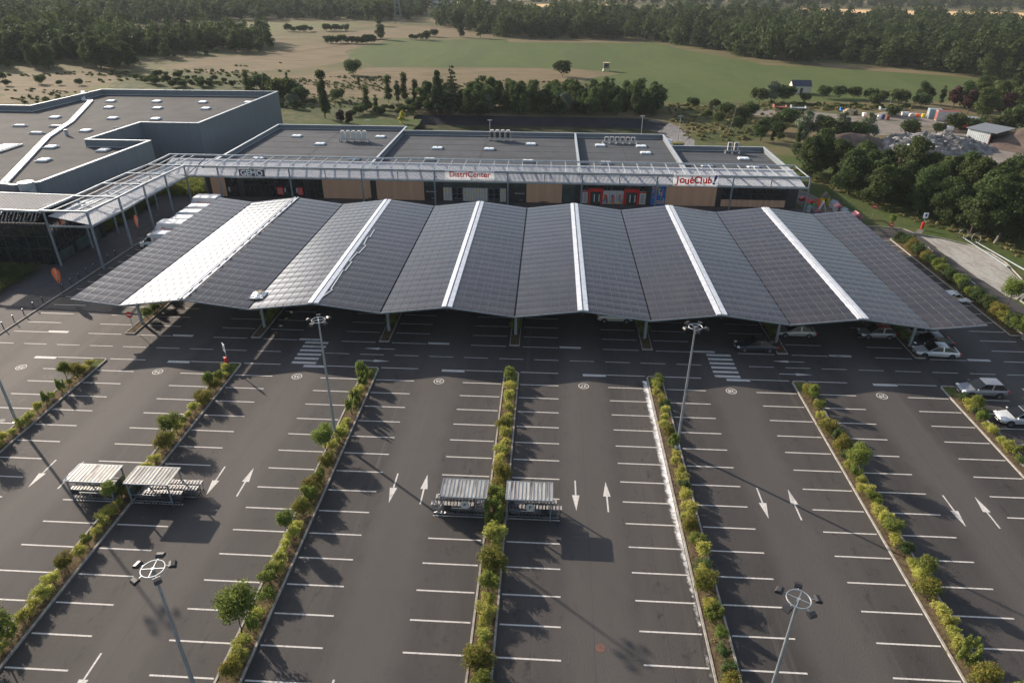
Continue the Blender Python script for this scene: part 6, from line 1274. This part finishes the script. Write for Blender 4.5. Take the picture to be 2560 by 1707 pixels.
# low white roofed shelter in the rubble
x, y = on(2112, 356); t = thing('low_shelter', 'low lean to with a white sheet roof in the rubble', 'shelter', (x, y, 0)); b = MB(); b.box((x, y, 2.2), (6, 2.4, .12)); b.build('roof', 'white', t)
b = MB(); b.box((x, y+1, 1.05), (5.6, .15, 2.1)); b.build('wall', 'timber', t)
for s_ in (-1, 1): b = MB(); b.bx(x+s_*2.8-.06, x+s_*2.8+.06, y-1.1, y-.98, 0, 2.14); b.build('post', 'timber', t)
def container(px, py, L, W, H, m, m2, label, rz):
    x, y = on(px, py); t = thing('container', label, 'container', (x, y, 0), rz); b = MB(); b.bx(-L/2, L/2, -W/2, W/2, .1, H); b.build('body', m, t, world=False)
    b = MB()
    for k in range(int(L/.4)): xx = -L/2+.2+.4*k; b.bx(xx-.05, xx+.05, -W/2-.04, -W/2, .2, H-.1)
    b.build('rib', m, t, world=False); b = MB(); b.bx(-L/2+.05, L/2-.05, -W/2+.05, W/2-.05, H, H+.05); b.build('roof', m2, t, world=False)
    b = MB(); b.bx(-L/2-.03, -L/2, -W/2+.1, W/2-.1, .2, H-.1); b.build('door', m2, t, world=False)
container(2143, 272, 3.4, 2.6, 2.7, 'teal', 'steel', 'pale blue container beside the white one', R(-12)); container(2172, 278, 5.8, 2.6, 2.8, 'offwhite', 'redm', 'white container with a rusty edged roof', R(-14)); container(2223, 292, 4.2, 3.0, 2.6, 'steel', 'steel', 'grey container between the red machines', R(-14))
container(2270, 300, 8.0, 4.5, 2.4, 'redm', 'redm', 'rusty open roof container at the yard edge', R(-16))
def digger(px, py, m, label, rz, s_=1.):
    x, y = on(px, py); t = thing('excavator', label, 'excavator', (x, y, 0), rz); t.scale = (s_,)*3
    for sg in (-1, 1):
        b = MB(); pts = [(-1.5, .1), (-1.8, .5), (-1.5, .85), (1.5, .85), (1.8, .5), (1.5, .1)]; q = 6
        b.add([(a, sg*.9-.22, c) for a, c in pts]+[(a, sg*.9+.22, c) for a, c in pts], [tuple(range(q)), tuple(range(2*q-1, q-1, -1))]+[(i, q+i, q+(i+1) % q, (i+1) % q) for i in range(q)]); b.build('track', 'rubber', t, world=False)
    b = MB(); b.bx(-1.7, .9, -1.1, 1.1, .95, 1.9); b.build('body', m, t, world=False, bevel=.08); b = MB(); b.bx(.0, 1.3, .15, 1.05, 1.2, 2.7); b.build('cab', 'glass', t, world=False, bevel=.05); b = MB(); b.bx(-.05, 1.35, .1, 1.1, 2.7, 2.8); b.build('cab_roof', m, t, world=False)
    b = MB(); b.beam((.8, -.3, 1.5), (3.0, -.3, 3.4), .35, .5); b.build('boom', m, t, world=False); b = MB(); b.beam((3.0, -.3, 3.4), (4.2, -.3, 1.4), .28, .36); b.build('dipper', m, t, world=False)
    b = MB(); b.add([(3.9, -.8, 1.4), (4.5, -.8, 1.3), (4.4, -.8, .5), (3.8, -.8, .7), (3.9, .2, 1.4), (4.5, .2, 1.3), (4.4, .2, .5), (3.8, .2, .7)], [(3, 2, 1, 0), (4, 5, 6, 7), (0, 1, 5, 4), (1, 2, 6, 5), (2, 3, 7, 6)]); b.build('bucket', 'dark', t, world=False)
digger(2200, 292, 'redm', 'dull red excavator among the yard machines', R(200)); digger(2215, 299, 'orange', 'orange excavator nearest the white tank', R(160), .9); digger(2240, 305, 'redm', 'red excavator before the rusty container', R(10), .9); digger(2098, 306, 'orange', 'small orange excavator behind the black gravel cone', R(190), .6)
def trailer(px, py, m, label, rz=0, L=4):
    x, y = on(px, py); t = thing('flat_trailer', label, 'trailer', (x, y, 0), rz); b = MB(); b.bx(-L/2, L/2, -1, 1, .7, .85); b.build('deck', m, t, world=False); b = MB(); b.bx(L/2, L/2+1.4, -.08, .08, .68, .8); b.build('drawbar', 'steel', t, world=False)
    b = MB(); b.bx(-L/2, -L/2+.1, -1, 1, .86, 1.6); b.bx(L/2-.1, L/2, -1, 1, .86, 1.3); b.build('headboard', m, t, world=False)
    for a in (-.5, .5):
        for c in (-1.05, 1.05): b = MB(); b.cyl((a, c-.1, .38), (a, c+.1, .38), .38, None, 12); b.build('wheel', 'rubber', t, world=False)
trailer(2042, 250+8, 'steel', 'long grey trailer at the back of the yard', R(-6), 6); trailer(1790, 246+6, 'redm', 'small rusty trailer at the yard entrance'); trailer(1832, 254, 'steel', 'low grey trailer along the yard boundary', R(-4), 4.5); trailer(1938, 260, 'blue', 'blue trailer with raised posts along the yard boundary', R(-10), 2.6)
def tank(px, py, label, L=2.0):
    x, y = on(px, py); t = thing('water_tank', label, 'tank', (x, y, 0), R(-10)); b = MB(); b.cyl((-L/2, 0, .75), (L/2, 0, .75), .65, None, 18); b.build('tank_body', 'white', t, world=False, smooth=False)
    for a in (-L/3, L/3): b = MB(); b.bx(a-.12, a+.12, -.55, .55, 0, .3); b.build('cradle', 'steel', t, world=False)
tank(2178, 302, 'white tank lying before the red machines'); tank(2077, 268, 'pale tank among the stored materials', 1.8)
g = random.Random(21)
for i, (px, py, m, lb) in enumerate([(2008, 272, 'white', 'white sack'), (2018, 274, 'white', 'white drum'), (1998, 271, 'orange', 'orange barrier'), (2027, 273, 'navy', 'dark blue crate'), (1985, 267, 'white', 'torn white bag'), (2038, 275, 'redm', 'dark red box'), (2107, 268, 'orange', 'orange barrier block'), (2120, 270, 'yellow', 'yellow machine part'), (2094, 268, 'offwhite', 'pale drum'), (1965, 264, 'dark', 'black tyre stack')]):
    x, y = on(px, py); t = thing('stored_goods', lb+' lying in the yard '+['nearest the willow clump', 'at the middle of the junk row', 'next to the torn bag', 'toward the end of the junk row', 'at the start of the junk row', 'ending the junk row', 'near the pale tank', 'next to the blue container', 'left of the orange barrier block', 'by the yard boundary'][i], 'stored goods', (x, y, 0)); b = MB()
    s_ = g.uniform(.8, 1.3); (b.cyl((x, y, 0), (x, y, s_), .55, .5, 12) if i % 2 else b.box((x, y, s_*.4), (s_*1.5, s_, s_*.8), g.uniform(0, 3), top=.85)); b.build('body', m, t, bevel=.05); b = MB(); b.box((x, y, s_*(1.03 if i % 2 else .83)), (s_*.6, s_*.5, .06)); b.build('lid', m, t)
x, y = on(2030, 242); t = thing('goal_frame', 'dark steel rack frame at the back of the yard', 'rack', (x, y, 0)); b = MB()
for a in (-2, 2): b.bx(x+a-.05, x+a+.05, y-.05, y+.05, 0, 2.6)
b.build('post', 'steeld', t); b = MB()
for z in (2.6, 1.6): b.bx(x-2.05, x+2.05, y-.05, y+.05, z, z+.1)
b.build('bar', 'steeld', t)
car('pale car parked beside the metal shed', (F(2294, 334).x, F(2294, 334).y, 0), R(-30), (.55, .58, .6), 4.3, 1.8, 1.5, kind='hatch')
# distant farm building and vans at the top gap, pylon
x, y = on(1018, 17); t = thing('distant_building', 'distant white and blue building in the gap of the far woods', 'building', (x, y, 0)); b = MB(); b.box((x, y, 3.5), (26, 12, 7)); b.build('wall', 'offwhite', t); b = MB(); b.box((x, y, 7.4), (27, 13, .8)); b.build('roof', 'navy', t)
for k in range(4): b = MB(); b.box((x-9+6*k, y-6.05, 3), (3.5, .12, 3)); b.build('window', 'glass', t)
x, y = on(915, 55); t = thing('power_pylon', 'grey lattice power pylon before the far wood', 'pylon', (x, y, 0)); H = 30; lv = [0, 6, 12, 18, 23, 27, 30]; hw = lambda z: 2.6*(1-z/H)+.35
b = MB()
for a, c in zip(lv[:-1], lv[1:]):
    for i in range(4):
        sg = [(-1, -1), (1, -1), (1, 1), (-1, 1)]; p_, q_ = sg[i], sg[(i+1) % 4]; A_ = (x+p_[0]*hw(a), y+p_[1]*hw(a), a); B_ = (x+p_[0]*hw(c), y+p_[1]*hw(c), c); C_ = (x+q_[0]*hw(c), y+q_[1]*hw(c), c); b.beam(A_, B_, .22, .22); b.beam(A_, C_, .14, .14); b.beam(B_, C_, .14, .14)
b.build('lattice', 'steeld', t)
for z, l in ((20, 7), (24, 6), (28, 4.5)): b = MB(); b.beam((x-l, y, z), (x+l, y, z), .2, .3); b.beam((x-l, y, z), (x, y, z+1.6), .12, .12); b.beam((x+l, y, z), (x, y, z+1.6), .12, .12); b.build('cross_arm', 'steeld', t)
# white sheeted stack and small kiosk behind the third shop roof
q = GY(*cb(2235, 985), 108); t = thing('sheeted_stack', 'white sheeted stack behind the third shop roof', 'stack', (q.x, 108, 0)); b = MB(); b.cyl((q.x-1.2, 108, 1.2), (q.x+1.0, 107, 1.0), 1.7, 1.3, 14); b.build('sheeting', 'white', t); b = MB(); b.box((q.x, 107.6, .15), (3.4, 2.4, .3)); b.build('base', 'timber', t)
q = GY(*cb(2310, 985), 104); t = thing('pump_kiosk', 'small green kiosk by the basin end', 'kiosk', (q.x, 104, 0)); b = MB(); b.box((q.x, 104, 1.1), (2.6, 1.8, 2.2)); b.build('wall', 'f_hdg', t); b = MB(); b.box((q.x, 104, 2.26), (3.0, 2.1, .12)); b.build('roof', 'track', t); b = MB(); b.bx(q.x-.5, q.x+.5, 103.06, 103.09, .1, 1.9); b.build('door', 'dark', t)

# ================================================================ toy display terrace
sheet('display_terrace', [(50.6, 53), (58.5, 55), (57.5, 61), (55, 72), (52, 77), (50.6, 76)], 'gravel', .02, label='small gravel terrace beside the last shop')
zG = lambda x, y: G(1780+x*.17007, 400+y*.17007)
def playhouse(x, y, w_, h, mw, mr, label, rz=0, roof=True):
    t = thing('toy_playhouse', label, 'playhouse', (x, y, 0), rz, 'toy playhouses on the terrace')
    for sx_ in (-1, 1):
        b = MB(); b.bx(sx_*w_/2-.05, sx_*w_/2+.05, -w_*.4, w_*.4, .02, h*.62); b.build('wall', mw, t, world=False)
    b = MB(); b.bx(-w_/2+.06, w_/2-.06, w_*.35, w_*.4, .02, h*.62); b.build('wall', mw, t, world=False)
    
    for a0, a1 in ((-w_/2+.06, -w_*.18), (w_*.18, w_/2-.06)): b = MB(); b.bx(a0, a1, -w_*.4, -w_*.35, .02, h*.62); b.build('wall', mw, t, world=False)
    b = MB(); b.bx(-w_*.17, w_*.0, -w_*.42, -w_*.38, .05, h*.5); b.build('door', mr, t, world=False)
    b = MB(); a = w_*.62; z = h*.62; b.add([(-a, -w_*.5, z), (a, -w_*.5, z), (a, w_*.5, z), (-a, w_*.5, z), (0, -w_*.5, h), (0, w_*.5, h)], [(0, 4, 5, 3), (4, 1, 2, 5), (0, 1, 4), (3, 5, 2), (3, 2, 1, 0)]); b.build('roof', mr, t, world=False)
for (px, py, w_, h, mw, mr, lb, rz) in [(1425, 690, 1.3, 1.5, 'lime', 'red', 'toy playhouse with red roof nearest the awning post', 20), (1440, 760, 1.1, 1.2, 'offwhite', 'steeld', 'grey roofed toy playhouse below the red one', 10), (1645, 660, 1.3, 2.4, 'yellow', 'gravel', 'tall toy playhouse with yellow body and grey roof', 0), (1790, 700, 1.4, 1.4, 'offwhite', 'steeld', 'white toy playhouse with dark grey roof', 30), (1840, 755, 1.3, 1.5, 'offwhite', 'pink', 'white toy playhouse with pink roof', 0), (1550, 800, 1.2, .9, 'blue', 'redm', 'low toy house with dull red roof at the terrace edge', 0), (1955, 800, 1.3, 1.2, 'lime', 'steeld', 'toy playhouse with green walls at the far terrace corner', 15), (2105, 890, 1.5, 1.6, 'pink', 'pink', 'pink toy playhouse standing apart by the fence', 5), (1330, 600, 1.0, .8, 'redm', 'red', 'small red toy house by the wall corner', 0)]:
    p = zG(px, py); playhouse(p.x, p.y, w_, h, mw, mr, lb, R(rz))
p = zG(1565, 690); t = thing('toy_slide', 'red plastic toy slide beside the tall playhouse', 'slide', (p.x, p.y, 0)); b = MB(); b.beam((p.x, p.y+.8, 1.3), (p.x-.1, p.y-.9, .1), .5, .08); b.build('chute', 'red', t)
for s_ in (-.2, .2): b = MB(); b.beam((p.x+s_, p.y+.85, 1.4), (p.x+s_, p.y+1.1, 0), .06, .06); b.build('ladder_rail', 'yellow', t)
b = MB()
for k in range(4): b.beam((p.x-.2, p.y+1.05-.05*k, .25+.27*k), (p.x+.2, p.y+1.05-.05*k, .25+.27*k), .04, .04)
b.build('rung', 'yellow', t)
p = zG(1610, 755); t = thing('toy_arch', 'white toy climbing arch before the tall playhouse', 'arch', (p.x, p.y, 0)); b = MB(); b.beam((p.x-.7, p.y, 0), (p.x, p.y, 1.9), .5, .08); b.build('panel', 'white', t); b = MB(); b.beam((p.x+.7, p.y, 0), (p.x+.02, p.y, 1.9), .5, .08); b.build('panel', 'white', t)
# green mesh fence along the terrace
fp = [zG(x, y) for x, y in [(1185, 660), (1180, 560), (1590, 560), (1755, 575), (1880, 670), (2010, 770), (2090, 840), (2170, 915), (2245, 985)]]
fm = mat('dark_green_fence', (.015, .06, .04), .6); t = thing('mesh_fence', 'dark green mesh fence round the toy terrace', 'fence', (fp[4].x, fp[4].y, 0))
for p in fp: b = MB(); b.cyl((p.x, p.y, 0), (p.x, p.y, 1.9), .05, None, 6); b.build('post', fm, t)
b = MB()
for p, q in zip(fp[:-1], fp[1:]):
    n = max(1, int((q-p).length/.25))
    for z in (.1, .7, 1.3, 1.85): b.beam((p.x, p.y, z), (q.x, q.y, z), .012, .015)
    for k in range(1, n): r_0 = p.lerp(q, k/n); b.beam((r_0.x, r_0.y, .08), (r_0.x, r_0.y, 1.86), .008, .008)
b.build('wire_mesh', fm, t)

# ================================================================ haze of the distance
hb = MB(); hb.bx(-1500, 1500, -150, 2400, -3.2, 48); ho = hb.build('haze', 'white'); hm = bpy.data.materials.new('air'); hm.use_nodes = True; t = hm.node_tree; t.nodes.remove(t.nodes['Principled BSDF'])
pv_ = t.nodes.new('ShaderNodeVolumePrincipled'); pv_.inputs['Color'].default_value = (.82, .88, .95, 1); pv_.inputs['Density'].default_value = .00009; pv_.inputs['Anisotropy'].default_value = 0
t.links.new(pv_.outputs[0], t.nodes['Material Output'].inputs['Volume']); ho.data.materials[0] = hm; tag(ho, 'thin pale haze over the far woods', kind='stuff')
